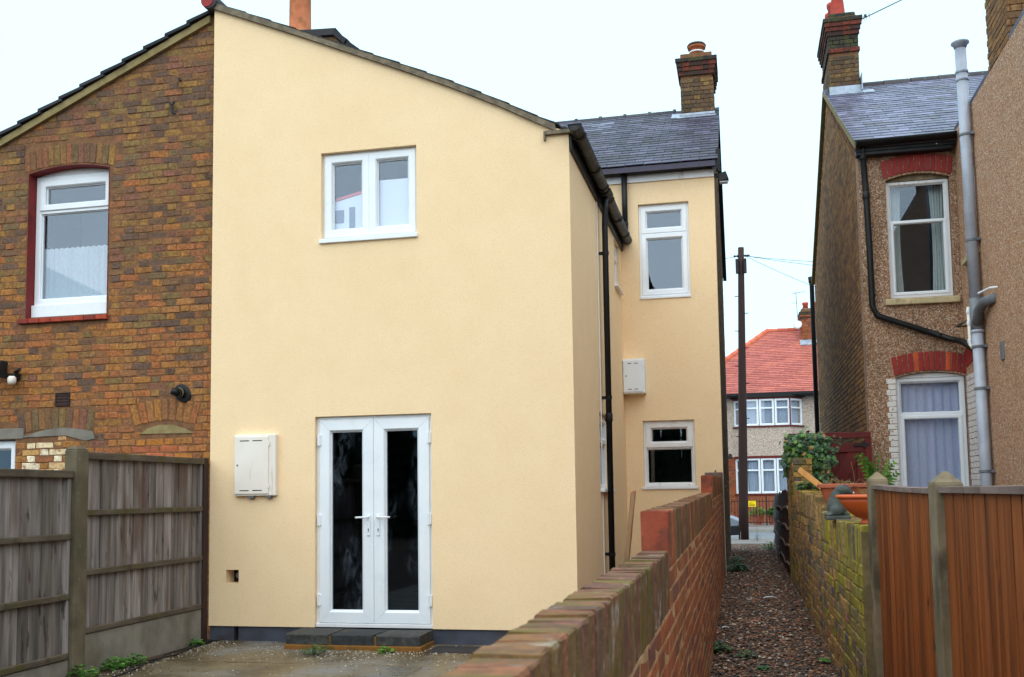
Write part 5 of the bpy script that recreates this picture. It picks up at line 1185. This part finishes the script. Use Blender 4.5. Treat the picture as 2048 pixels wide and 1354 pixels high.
uw = window(RH, F1, 1.99, 2.78, 3.965, 5.545, -.075, [(0, 1, 0, .66, False), (0, 1, .66, 1, False)], mat='upvc_old', fw=.05)
MB().ring(F1, 2.03, 2.74, 4.005, 5.01, .045, -.13, -.068).build('sash', M['upvc'], uw)
MB().prism(F1, [(1.99, 5.547), (2.78, 5.547)]+[(a, b-.004) for a, b in UW[3:-1]], -.12, -.06).build('head_filler', M['concrete_green'], uw)
drape(uw, F1, 2.02, 2.20, 4.0, 5.5, -.26, 'curtain', 5, .016, 1, pinch=-.05); drape(uw, F1, 2.56, 2.76, 4.0, 5.5, -.26, 'curtain', 5, .016, 2, pinch=-.05)
lw = window(RH, F1, 2.005, 2.856, .98, 2.895, -.06, [(0, 1, 0, .765, False), (0, 1, .765, 1, False)], fw=.055)
MB().ring(F1, 2.05, 2.81, 1.03, 2.40, .05, -.12, -.052).build('sash', M['upvc'], lw)
MB().prism(F1, [(2.005, 2.897), (2.856, 2.897)]+[(a, b-.004) for a, b in LW[3:-1]], -.11, -.05).build('head_filler', M['upvc_old'], lw)
drape(lw, F1, 2.03, 2.46, 1.0, 2.86, -.17, 'net_grey', 4, .014, 4, 'net_curtain', .03); drape(lw, F1, 2.42, 2.84, 1.0, 2.86, -.19, 'net_grey', 4, .014, 6, 'net_curtain', .03)
window(RH, F2s, -13.42, -12.88, 4.37, 5.49, -.09, [(0, 1, 0, .65, False), (0, 1, .65, 1, True)])
window(RH, F2s, -13.32, -12.84, 1.01, 2.91, -.035, [(0, 1, 0, .65, False), (0, 1, .65, 1, True)])
# roof
S2 = Fr((0, 13.70, 6.065), (1, 0, 0), (0, 4.30, 2.42), (0, -2.42, 4.30))
FWr = Fr((0, 0, 0), (0, 1, 0), (0, 0, 1), (1, 0, 0))
rr_ = MB().prism(FWr, [(13.72, 5.98), (18.0, 8.39), (22.4, 5.9), (22.4, 5.99), (18.0, 8.48), (13.70, 6.055)], 1.60, 7.1).build('roof', M['slate_bright'], RH)
P = Pieces('slate', rr_, cap=300, jit=.0012, ch=.002)
for k in range(26):
    v = k*.186; off = .128*(k % 2)
    if v > 4.74: continue
    for i in range(11):
        u = 1.588+i*.256-off+.128
        L = .251
        if k % 2 and i == 0: u += .0
        P.add(S2(max(u, 1.588+L/2 if u < 1.59+L/2 else u), v+.10+(r9.random()-.5)*.008, .016+r9.random()*.003), S2.rot() @ Euler((-.045, (r9.random()-.5)*.012, (r9.random()-.5)*.012)).to_matrix(), M['slate_bright'], L, .212, .012)
P.done('slates')
for i in range(11): MB().lathe((2.15+i*.45, 18.0, 8.43), [(.11, 0), (.12, .01), (.115, .44), (0, .44)], 14, (1, 0, 0)).build('ridge_tile', M['ridge'], rr_)
MB().prism(Fr((1.60, 0, 0), (0, 1, 0), (0, 0, 1), (-1, 0, 0)), [(13.70, 5.97), (18.0, 8.38), (22.4, 5.88), (22.4, 5.96), (18.0, 8.47), (13.70, 6.05)], -.06, .012).build('verge', M['sand_mortar'], rr_)
MB().prism(WORLD, [(2.88, 6.131), (6.9, 7.9), (6.9, 7.97), (2.88, 6.20)], -13.9, -4.0).build('wing_roof', M['slate'], RH)
gb = MB().bx(1.612, 2.83, 13.74, 13.876, 5.88, 6.02).build('fascia', M['black'], RH, bevel=.01)
halfpipe(MB(), (1.60, 13.66, 6.045), (2.85, 13.66, 6.055), .075).build('gutter', M['black'], RH, smooth=True)
MB().bx(1.60, 2.85, 13.72, 13.74, 5.93, 6.05).build('gutter_board', M['black'], RH)
MB().lathe((2.62, 13.735, 5.955), [(.018, 0), (.02, .012), (0, .02)], 10, (0, -1, 0)).build('fixing', M['chrome'], RH)
rch = stack(RH, 1.655, 2.15, 17.35, 18.65, 8.05, 9.5, 'brick_dark', [(8.86, 8.936, .022, 'brick_cap'), (8.936, 9.16, .0, 'brick_sootcap'), (9.16, 9.235, .022, 'brick_cap'), (9.235, 9.31, .04, 'brick_cap'), (9.31, 9.385, .06, 'brick_cap'), (9.385, 9.46, .075, 'brick_sootcap')], 'fl')
MB().bx(1.68, 2.12, 17.37, 18.6, 9.45, 9.58).build('cap_course', M['brick_sootcap'], rch, bevel=.03)
MB().lathe((1.86, 17.62, 9.56), [(.135, 0), (.13, .02), (.095, .42), (.115, .46), (.115, .52), (.08, .52), (.08, .2), (0, .2)], 20).build('chimney_pot', M['pot_red'], rch, smooth=True)
for j in range(2): MB().lathe((1.84, 18.05+j*.4, 9.56), [(.12, 0), (.10, .4), (.12, .44), (.12, .5), (.08, .5), (.08, .2), (0, .2)], 16).build('chimney_pot', M['pot_red'], rch, smooth=True)
MB().box(S2, 1.64, 2.18, 4.02, 4.20, .02, .04).box(Fr((0, 17.33, 0), (1, 0, 0), (0, 0, 1), (0, -1, 0)), 1.645, 2.165, 8.14, 8.26, 0, .014).box(S2, 2.165, 2.36, 4.02, 4.32, .02, .034).bx(2.158, 2.172, 17.2, 17.7, 8.13, 8.42).build('flashing', M['lead'], rch)
stack(RH, 2.872, 3.7, 11.10, 11.98, 6.0, 8.6, 'brick_flank', [], 'fl')
# pipes on the right house
downpipe('black downpipe running down the pebbledash rear wall and bending right below the upper window', [(1.70, 13.70, 6.02), (1.70, 13.78, 5.90), (1.722, 13.81, 5.45), (1.738, 13.81, 4.7), (1.742, 13.81, 3.86), (1.80, 13.81, 3.725), (2.40, 13.81, 3.487), (2.68, 13.81, 3.375), (2.77, 13.55, 3.30), (2.79, 12.98, 3.13)], .040,
         [(1.745, 13.81, 4.0), (2.55, 13.81, 3.43)], nrm=(0, -1, 0), collars=[(1.724, 13.81, 5.35), (1.70, 13.78, 5.88)])
downpipe('tall thin black downpipe at the far front corner of the pebbledash house flank', [(1.57, 22.5, 6.08), (1.60, 22.5, 5.9), (1.605, 22.5, .1)], .05, [(1.605, 22.5, 4.6), (1.605, 22.5, 2.4)], collars=[(1.59, 22.5, 6.0)], nrm=(-1, 0, 0))
t = root('soil_pipe', (2.79, 12.64, .2), 'tall grey soil pipe with a capped top standing beside the pebbledash side wall', 'soil pipe')
sx = lambda z: Vector((2.785, 12.635+.037*(z-.2), z))
MB().tube([sx(3.66), sx(6.86)], .066, 18).build('upper_pipe', M['grey_pvc'], t, smooth=True)
MB().tube([sx(.15), sx(3.36)], .064, 18).build('lower_pipe', M['grey_pvc'], t, smooth=True)
MB().tube([sx(3.30), sx(3.42), sx(3.70)], [.074, .070, .072], 18).tube([sx(3.35), sx(3.50)+Vector((0.0, -.12, .03)), sx(3.6)+Vector((.02, -.34, .0)), Vector((2.88, 12.17, 3.60))], .060, 16).build('branch', M['grey_dark'], t, smooth=True)
MB().lathe(sx(6.84), [(.066, 0), (.085, .05), (.108, .07), (.105, .088), (.06, .108), (0, .115)], 20).build('cowl', M['grey_pvc'], t, smooth=True)
for z in (6.52, 6.42, 3.28): MB().lathe(sx(z), [(.067, 0), (.077, .01), (.077, .035), (.067, .045)], 18).build('collar', M['grey_pvc'], t, smooth=True)
for z in (5.72, 4.40, 3.10, 2.60, 1.62): MB().lathe(sx(z), [(.067, 0), (.074, .004), (.074, .03), (.067, .034)], 18).box(Fr(sx(z), (0, 1, 0), (0, 0, 1), (-1, 0, 0)), -.10, -.02, .0, .03, -.085, -.04).build('bracket', M['grey_dark'], t)
t = root('waste_pipe', (2.75, 12.9, 3.1), 'thin white waste pipes clustered beside the branch of the grey soil pipe', 'pipe')
MB().tube([(2.72, 12.86, 3.62), (2.72, 12.85, 3.16), (2.74, 12.80, 3.11)], .022, 10).build('pipe', M['box_white'], t, smooth=True)
MB().tube([(2.87, 13.25, 3.46), (2.66, 13.25, 3.45), (2.70, 12.88, 3.47)], .018, 10).build('pipe', M['concrete_green'], t, smooth=True)
for z in (3.54, 3.40, 3.18): MB().lathe((2.72, 12.856, z), [(.026, 0), (.028, .01), (.028, .04), (.026, .05)], 12).build('joint', M['upvc'], t)
tag(MB().tube([(2.875, 12.08, 3.70), (2.80, 12.10, 3.70), (2.72, 12.30, 3.68)], .014, 8).build('overflow_pipe', M['upvc']), 'short thin white overflow pipe poking from the pebbledash above the branch', 'pipe')
tag(MB().box(F2s, -12.02, -11.90, 2.86, 3.06, 0, .02).build('wall_plate', M['grey_dark'], bevel=.004), 'small dark plate fixed to the pebbledash wall beside the soil pipe', 'plate')
t = root('tv_aerial', (2.16, 17.5, 9.4), 'thin television aerial boom angled out from the red brick capped chimney', 'aerial')
MB().tube([(2.12, 17.5, 9.43), (2.22, 17.5, 9.47), (3.35, 17.5, 9.92)], .011, 6).build('boom', M['alu'], t)
em = MB()
for i, xx in enumerate((2.19, 2.23, 2.27, 2.31, 2.36)):
    z = 9.47+(xx-2.22)*.4; em.tube([(xx-.03, 17.5-.14, z-.02), (xx+.03, 17.5+.14, z+.03)], .004, 4).tube([(xx, 17.5, z-.09), (xx+.01, 17.5, z+.10)], .004, 4)
em.build('element', M['alu'], t); MB().lathe((2.30, 17.5, 9.50), [(.02, 0), (.02, .05)], 8).build('clamp', M['black'], t)

# ------------------------------------------------------------------ telegraph pole and wires
t = root('telegraph_pole', (-.031, 30.0, .02), 'dark wooden telegraph pole standing at the end of the alley', 'telegraph pole')
pb, pt_ = Vector((-.035, 30.0, 0)), Vector((.155, 30.0, 8.62)); pp = lambda k: pb.lerp(pt_, k)
MB().tube([pp(i/8) for i in range(9)], [.145-.012*i*.6 for i in range(9)], 16).build('shaft', M['wood_pole'], t, smooth=True)
for sg in (-1, 1): MB().bx(pp(.93).x+sg*.115-.045, pp(.93).x+sg*.115+.045, 29.84, 29.96, pp(.908).z, pp(.958).z).build('terminal_box', M['blackmetal'], t, bevel=.01)
for i in range(9): MB().tube([pp(.35+i*.06)+Vector(((.10 if i % 2 else -.10), -.05, 0)), pp(.35+i*.06)+Vector(((.2 if i % 2 else -.2), -.08, 0))], .012, 6).build('step_iron', M['iron'], t)
MB().tube([pp(.97)+Vector((-.22, -.05, 0)), pp(.97)+Vector((.26, -.05, 0))], .018, 6).build('hook_bar', M['iron'], t)
for xo in (-.18, -.1, .12, .2): MB().lathe(pp(.97)+Vector((xo, -.06, -.04)), [(.02, 0), (.03, .03), (.02, .06), (0, .08)], 10).build('insulator', M['iron'], t)
for a, b, z in ((-.13, -.115, .0), (.11, .128, .0)): MB().hexa([(a, 29.86, .0), (b, 29.86, .0), (b, 29.9, .0), (a, 29.9, .0), ((a+b)/2, 29.87, .25), ((a+b)/2+.01, 29.87, .25), ((a+b)/2+.01, 29.9, .25), ((a+b)/2, 29.9, .25)]).build('splinter', M['kerb'], t)
def wire(end, sag, label, start=None, r=.007):
    a = Vector(start) if start else pp(.97)+Vector((.12 if end[0] > 0 else -.12, 0, 0)); b = Vector(end); n = 14
    pts = [a.lerp(b, i/n)-Vector((0, 0, sag*4*(i/n)*(1-i/n))) for i in range(n+1)]
    tag(MB().tube(pts, r, 5).build('overhead_wire', M['cable']), label, 'wire', 'telephone wires from the pole')
wire((14, 34, 8.1), .5, 'topmost wire sloping right from the telegraph pole top')
wire((9, 26, 7.2), .35, 'middle wire running right from the telegraph pole top')
wire((7, 33, 6.3), .30, 'lowest steep wire running right from the telegraph pole top')
wire((-9, 24, 6.9), .3, 'wire leaving the telegraph pole to the left behind the cream house')

# ------------------------------------------------------------------ the house across the street
FH = root('street_house', (2.0, 44.0, 0), 'red tiled semi-detached house with bay windows across the street', 'house')
FH1 = Fr((0, 43.6, 0), (1, 0, 0), (0, 0, 1), (0, -1, 0))
MB().bx(-2.5, 9.0, 43.6, 51, 2.85, 5.5).build('upper_wall', M['pebble_grey'], FH)
MB().bx(-2.45, 8.9, 43.62, 50.9, 0, 2.849).build('lower_wall', M['brick_red'], FH)
P = Pieces('brick', FH, cap=0); lay(P, FH1, rect(-1.2, 4, .06, 2.84), M['brick_red'], proud=.012, bond='flemish', seed=2); P.done('brickwork')
bay = [(-.30, 43.595), (.10, 43.0), (2.0, 43.0), (2.52, 43.595)]
def bayprism(z0, z1, e, mat, name):
    cxm = 1.1; pts = [(cxm+(x-cxm)*(1+e), 43.6-(43.6-y)*(1+e*1.5)) for x, y in bay]
    m = MB(); lo = [Vector((x, y, z0)) for x, y in pts]; hi = [Vector((x, y, z1)) for x, y in pts]
    m.add(lo+hi, [(0, 1, 5, 4), (1, 2, 6, 5), (2, 3, 7, 6), (3, 2, 1, 0), (4, 5, 6, 7), (0, 4, 7, 3)]); return m.build(name, M[mat], FH)
bayprism(2.86, 4.05, .0, 'pebble_grey', 'bay_panel'); bayprism(0, 1.22, .0, 'brick_red', 'bay_base'); bayprism(4.052, 4.115, .05, 'wood_maroon', 'bay_sill'); bayprism(1.222, 1.285, .05, 'wood_maroon', 'bay_sill'); bayprism(2.76, 2.858, .03, 'wood_maroon', 'bay_head'); bayprism(5.24, 5.30, .03, 'wood_maroon', 'bay_head')
for (z0, z1) in ((4.12, 5.235), (1.29, 2.755)):
    MB().bx(.15, 1.95, 43.35, 43.4, z0, z1).build('room_back', M['room'], FH)
    for a, b in zip(bay[:-1], bay[1:]):
        A, B = Vector((a[0], a[1], 0)), Vector((b[0], b[1], 0)); Ln = (B-A).length; U = (B-A)/Ln; Nn = Vector((U.y, -U.x, 0)); fr2 = Fr(A, U, (0, 0, 1), Nn)
        n = 3 if abs(U.y) < .1 else 1
        for i in range(n):
            u0, u1 = Ln*i/n+.012, Ln*(i+1)/n-.012
            ww = window(FH, fr2, u0, u1, z0, z1, 0, [(0, 1, 0, .68, False), (0, 1, .68, 1, False)], fw=.075, dn=.06)
            drape(ww, fr2, u0+.06, u1-.06, z0+.05, z1-.05, -.14, 'net_blue', 6, .02, i+int(z0), 'net_curtain')
for xx in (.10, 2.0): 
    for (z0, z1) in ((4.12, 5.235), (1.29, 2.755)): MB().bx(xx-.03, xx+.03, 42.96, 43.02, z0, z1).build('corner_post', M['wood_maroon'] if xx > 1 else M['upvc'], FH)
# hipped roof in courses
rdg = (1.33, 47.5, 8.78); ev0 = (-2.75, 43.15, 5.50)
core = MB(); core.add([(-2.75, 43.15, 5.45), (9, 43.15, 5.45), (9, 51.85, 5.45), (-2.75, 51.85, 5.45), (1.33, 47.5, 8.72), (9, 47.5, 8.72)], [(0, 1, 5, 4), (2, 3, 4, 5), (3, 0, 4), (1, 2, 5), (3, 2, 1, 0)])
roof = core.build('roof', M['redtile'], FH)
SF = Fr((0, 43.15, 5.50), (1, 0, 0), (0, 4.35, 3.28), (0, -3.28, 4.35)); Lr = math.hypot(4.35, 3.28); n = 36
tm = MB(); r7 = random.Random(4)
for k in range(n):
    v0, v1 = Lr*k/n, Lr*(k+1)/n; uL = lerp(-2.75, 1.33, (k+.2)/n)+.05
    u = uL
    while u < 4.6:
        w_ = .166*4; lift = r7.uniform(0, .004)
        tm.hexa([SF(u, v0, .0), SF(u+w_-.006, v0, .0), SF(u+w_-.006, v1+.03, -.012), SF(u, v1+.03, -.012), SF(u, v0, .030+lift), SF(u+w_-.006, v0, .030+lift), SF(u+w_-.006, v1+.03, .004), SF(u, v1+.03, .004)]); u += w_
o = tm.build('tile_courses', M['redtile'], roof); o['kind'] = 'stuff'
for i in range(15):
    a, b = Vector(ev0).lerp(Vector(rdg), i/15), Vector(ev0).lerp(Vector(rdg), (i+1)/15+.006)
    MB().tube([a, b], [.135, .12], 10).build('hip_tile', M['redridge'], roof)
for i in range(8): MB().tube([(1.33+i*.45, 47.5, 8.76), (1.33+i*.45+.44, 47.5, 8.76)], [.135, .12], 10).build('ridge_tile', M['redridge'], roof)
MB().bx(-2.8, 9, 43.02, 43.14, 5.40, 5.50).bx(-2.8, 9, 43.1, 43.58, 5.36, 5.42).build('gutter', M['black'], FH)
bayprism(5.302, 5.40, .10, 'black', 'bay_gutter')
fch = stack(FH, 2.78, 4.1, 46.6, 47.9, 7.8, 9.55, 'brick_red', [(9.15, 9.225, .03, 'brick_cap'), (9.225, 9.30, .05, 'brick_red'), (9.30, 9.45, .07, 'brick_sootcap')], 'fl', cap=0)
MB().bx(2.80, 4.08, 46.62, 47.9, 9.44, 9.62).build('flaunching', M['concrete_green'], fch, bevel=.06)
for i in range(3): MB().lathe((3.02+i*.40, 46.95, 9.60), [(.13, 0), (.115, .2), (.14, .24), (.14, .32), (.10, .32), (.10, .1), (0, .1)], 16).build('chimney_pot', M['pot_red'], fch, smooth=True)
MB().box(SF, 2.70, 4.2, 3.9, 4.35, .03, .06).build('flashing', M['lead'], fch)
t = root('satellite_dish', (2.62, 46.5, 8.6), 'small pale satellite dish on the far red chimney', 'dish')
MB().lathe((2.64, 46.45, 8.82), [(.0, .0), (.1, .012), (.19, .05), (.2, .06), (.1, .03), (0, .02)], 20, (-.35, -1, .25)).build('dish', M['upvc_old'], t, smooth=True); MB().tube([(2.64, 46.5, 8.8), (2.78, 46.62, 8.7)], .02, 6).build('arm', M['iron'], t)
t = root('tv_aerial', (2.62, 46.4, 8.4), 'television aerial on a tall thin mast beside the far red chimney', 'aerial')
MB().tube([(2.66, 46.5, 8.5), (2.60, 46.5, 10.35)], .016, 6).build('mast', M['alu'], t)
em = MB().tube([(2.45, 46.5, 10.28), (3.0, 46.5, 10.36)], .012, 5).tube([(2.40, 46.5, 9.85), (2.66, 46.5, 9.85)], .012, 5)
for i in range(7): em.tube([(2.46+i*.08, 46.38, 10.22+i*.012), (2.47+i*.08, 46.62, 10.34+i*.012)], .006, 4)
em.build('element', M['alu'], t)
MB().lathe((-.50, 43.3, 2.75), [(.02, 0), (.10, .03), (.07, .2), (.02, .24)], 8).build('porch_lamp', M['blackmetal'], FH)
# railings with sign, pots
t = root('iron_railing', (.6, 40.6, .06), 'black iron railing in front of the house across the street', 'railing')
for i in range(34): MB().tube([(-1.2+i*.12, 40.6, .10), (-1.2+i*.12, 40.6, 1.06 if i % 2 else 1.12)], .011, 6).build('bar', M['iron'], t)
for z in (.16, .98): MB().bx(-1.25, 2.9, 40.585, 40.615, z, z+.03).build('rail', M['iron'], t)
for xx in (-1.25, .86, 2.88): MB().bx(xx-.025, xx+.025, 40.57, 40.63, 0, 1.2).build('post', M['iron'], t)
t = root('yellow_sign', (.32, 40.55, .78), 'small yellow sign hung on the black railing across the street', 'sign')
MB().bx(.165, .465, 40.54, 40.56, .79, 1.02).build('plate', M['yellow_sign'], t)
for z, a, b in ((.93, .20, .33), (.865, .20, .42), (.835, .20, .43)): MB().bx(a, b, 40.534, 40.539, z, z+.014).build('lettering', M['dark_ink'], t)
for i, (x, lb, mt) in enumerate(((.52, 'terracotta pot with a spiky green plant behind the railing nearer the yellow sign', 'leaf'), (1.14, 'terracotta pot with a bright leafy plant behind the railing beside the maroon fence', 'leaf'))):
    t = root('potted_plant', (x, 41.3, .06), lb, 'plant pot', 'pots behind the railing')
    MB().lathe((x, 41.3, .06), [(.15, 0), (.22, .34), (.25, .35), (.25, .42), (.20, .42), (.19, .34), (0, .34)], 16).build('pot', M['terracotta'], t)
    q = leaf_cluster('foliage', (x, 41.3, .42), .34, 260, M[mt], (.08, .17), 70+i, .55, t, i == 0, .9); q['kind'] = 'stuff'
# parked car
CR = root('parked_car', (-2.0, 31.75, -.08), 'silver blue hatchback parked in the street behind the telegraph pole', 'car')
gz = -.08; X0 = -.02; yc = 31.75
def carprism(pr, hw, name, mat, parent, tuck=0.0, bevel=.03):
    n = len(pr); vs_ = [(X0+x, yc-hw+(tuck if z > .9 else 0), gz+z) for x, z in pr]+[(X0+x, yc+hw-(tuck if z > .9 else 0), gz+z) for x, z in pr]
    fs_2 = [tuple(range(n)), tuple(range(2*n-1, n-1, -1))]+[(i, i+n, (i+1) % n+n, (i+1) % n) for i in range(n)]
    return raw(name, vs_, fs_2, M[mat], parent, bevel=bevel)
carprism([(-4.0, .35), (-.05, .32), (0, .5), (-.06, .62), (-.35, .74), (-1.05, .92), (-3.9, .95), (-4.02, .6)], .84, 'body', 'car_paint', CR, 0, .05)
carprism([(-1.0, .92), (-1.75, 1.42), (-2.1, 1.47), (-3.3, 1.46), (-3.75, 1.3), (-3.92, .94)], .80, 'cabin', 'car_paint', CR, .14, .05)
carprism([(-1.08, .95), (-1.76, 1.38), (-1.72, 1.36), (-1.02, .92)], .70, 'windscreen', 'car_glass', CR, .1, .0)
for sg in (-1, 1):
    yy = yc+sg*.745
    raw('side_window', [(X0-1.25, yy+sg*.01, gz+.96), (X0-3.6, yy+sg*.01, gz+.98), (X0-3.35, yy-sg*.06, gz+1.36), (X0-1.85, yy-sg*.06, gz+1.38), (X0-1.25, yy-sg*.03, gz+.96), (X0-3.6, yy-sg*.03, gz+.98), (X0-3.35, yy-sg*.1, gz+1.36), (X0-1.85, yy-sg*.1, gz+1.38)], [(0, 1, 2, 3), (7, 6, 5, 4), (0, 4, 5, 1), (1, 5, 6, 2), (2, 6, 7, 3), (3, 7, 4, 0)], M['car_glass'], CR)
    for xw in (-.78, -3.2):
        o = Vector((X0+xw, yc+sg*.70, gz+.30)); wh = MB().lathe(o, [(.19, -.1), (.28, -.1), (.30, -.06), (.30, .10), (.28, .15), (.19, .15)], 24, (0, sg, 0)).build('wheel', M['car_dark'], CR)
        MB().lathe(o, [(.0, .145), (.18, .155), (.19, .12), (.19, .0), (0, 0)], 14, (0, sg, 0)).build('rim', M['chrome'], wh)
    MB().hexa([(X0-.03, yc+sg*.46, gz+.50), (X0-.40, yc+sg*.845, gz+.56), (X0-.46, yc+sg*.845, gz+.71), (X0-.16, yc+sg*.46, gz+.66), (X0-.06, yc+sg*.44, gz+.50), (X0-.42, yc+sg*.80, gz+.56), (X0-.48, yc+sg*.80, gz+.70), (X0-.2, yc+sg*.44, gz+.66)]).build('headlight', M['lamp'], CR)
    MB().bx(X0-1.55, X0-1.38, yc+sg*.90-.08, yc+sg*.90+.08, gz+.94, gz+1.06).build('wing_mirror', M['car_dark'], CR, bevel=.03)
carprism([(-.42, .18), (-.02, .2), (.05, .34), (.04, .46), (-.02, .50), (-.42, .48)], .85, 'bumper', 'car_dark', CR, 0, .04)
MB().bx(X0+.045, X0+.06, yc-.26, yc+.26, gz+.36, gz+.46).build('number_plate', M['upvc_old'], CR)
MB().bx(X0-.02, X0+.03, yc-.45, yc+.45, gz+.50, gz+.56).build('grille', M['car_dark'], CR)
for sg in (-1, 1): MB().lathe((X0+.02, yc+sg*.62, gz+.34), [(.06, 0), (.06, .03), (0, .035)], 14, (1, 0, 0)).build('fog_lamp', M['chrome'], CR)

# ------------------------------------------------------------------ unseen foliage added behind the camera to darken the window reflections
r8 = random.Random(99); vs, fs = [], []
for i in range(60):
    x0 = -27+i*.9; h = 5.2+.9*math.sin(x0*.6)+.7*math.sin(x0*1.7+1); k = len(vs)
    vs += [(x0, -17.2, -.1), (x0+.95, -17.2, -.1), (x0+.95, -18.6, -.1), (x0, -18.6, -.1), (x0+.1, -17.4, h), (x0+.85, -17.4, h), (x0+.85, -18.4, h), (x0+.1, -18.4, h)]
    fs += [(k+a, k+b, k+c, k+d) for a, b, c, d in ((0, 1, 5, 4), (1, 2, 6, 5), (2, 3, 7, 6), (3, 0, 4, 7), (4, 5, 6, 7))]
for i in range(9000):
    x = r8.uniform(-26, 24); top = 6.0+1.0*math.sin(x*.6)+.8*math.sin(x*1.7+1); z = r8.uniform(-.1, top); y = -17+r8.gauss(0, .5)
    s = r8.uniform(.08, .22); p = Vector((x, y, z)); a = Vector((r8.gauss(0, 1), r8.gauss(0, 1), r8.gauss(0, 1))).normalized(); b = a.orthogonal().normalized(); k = len(vs)
    vs += [p+a*s, p+b*s*.7, p-a*s, p-b*s*.7]; fs.append((k, k+1, k+2, k+3))
tag(raw('hedge', vs, fs, M['hedge']), 'unseen dark foliage added behind the camera to darken the window reflections', 'hedge', kind='stuff')
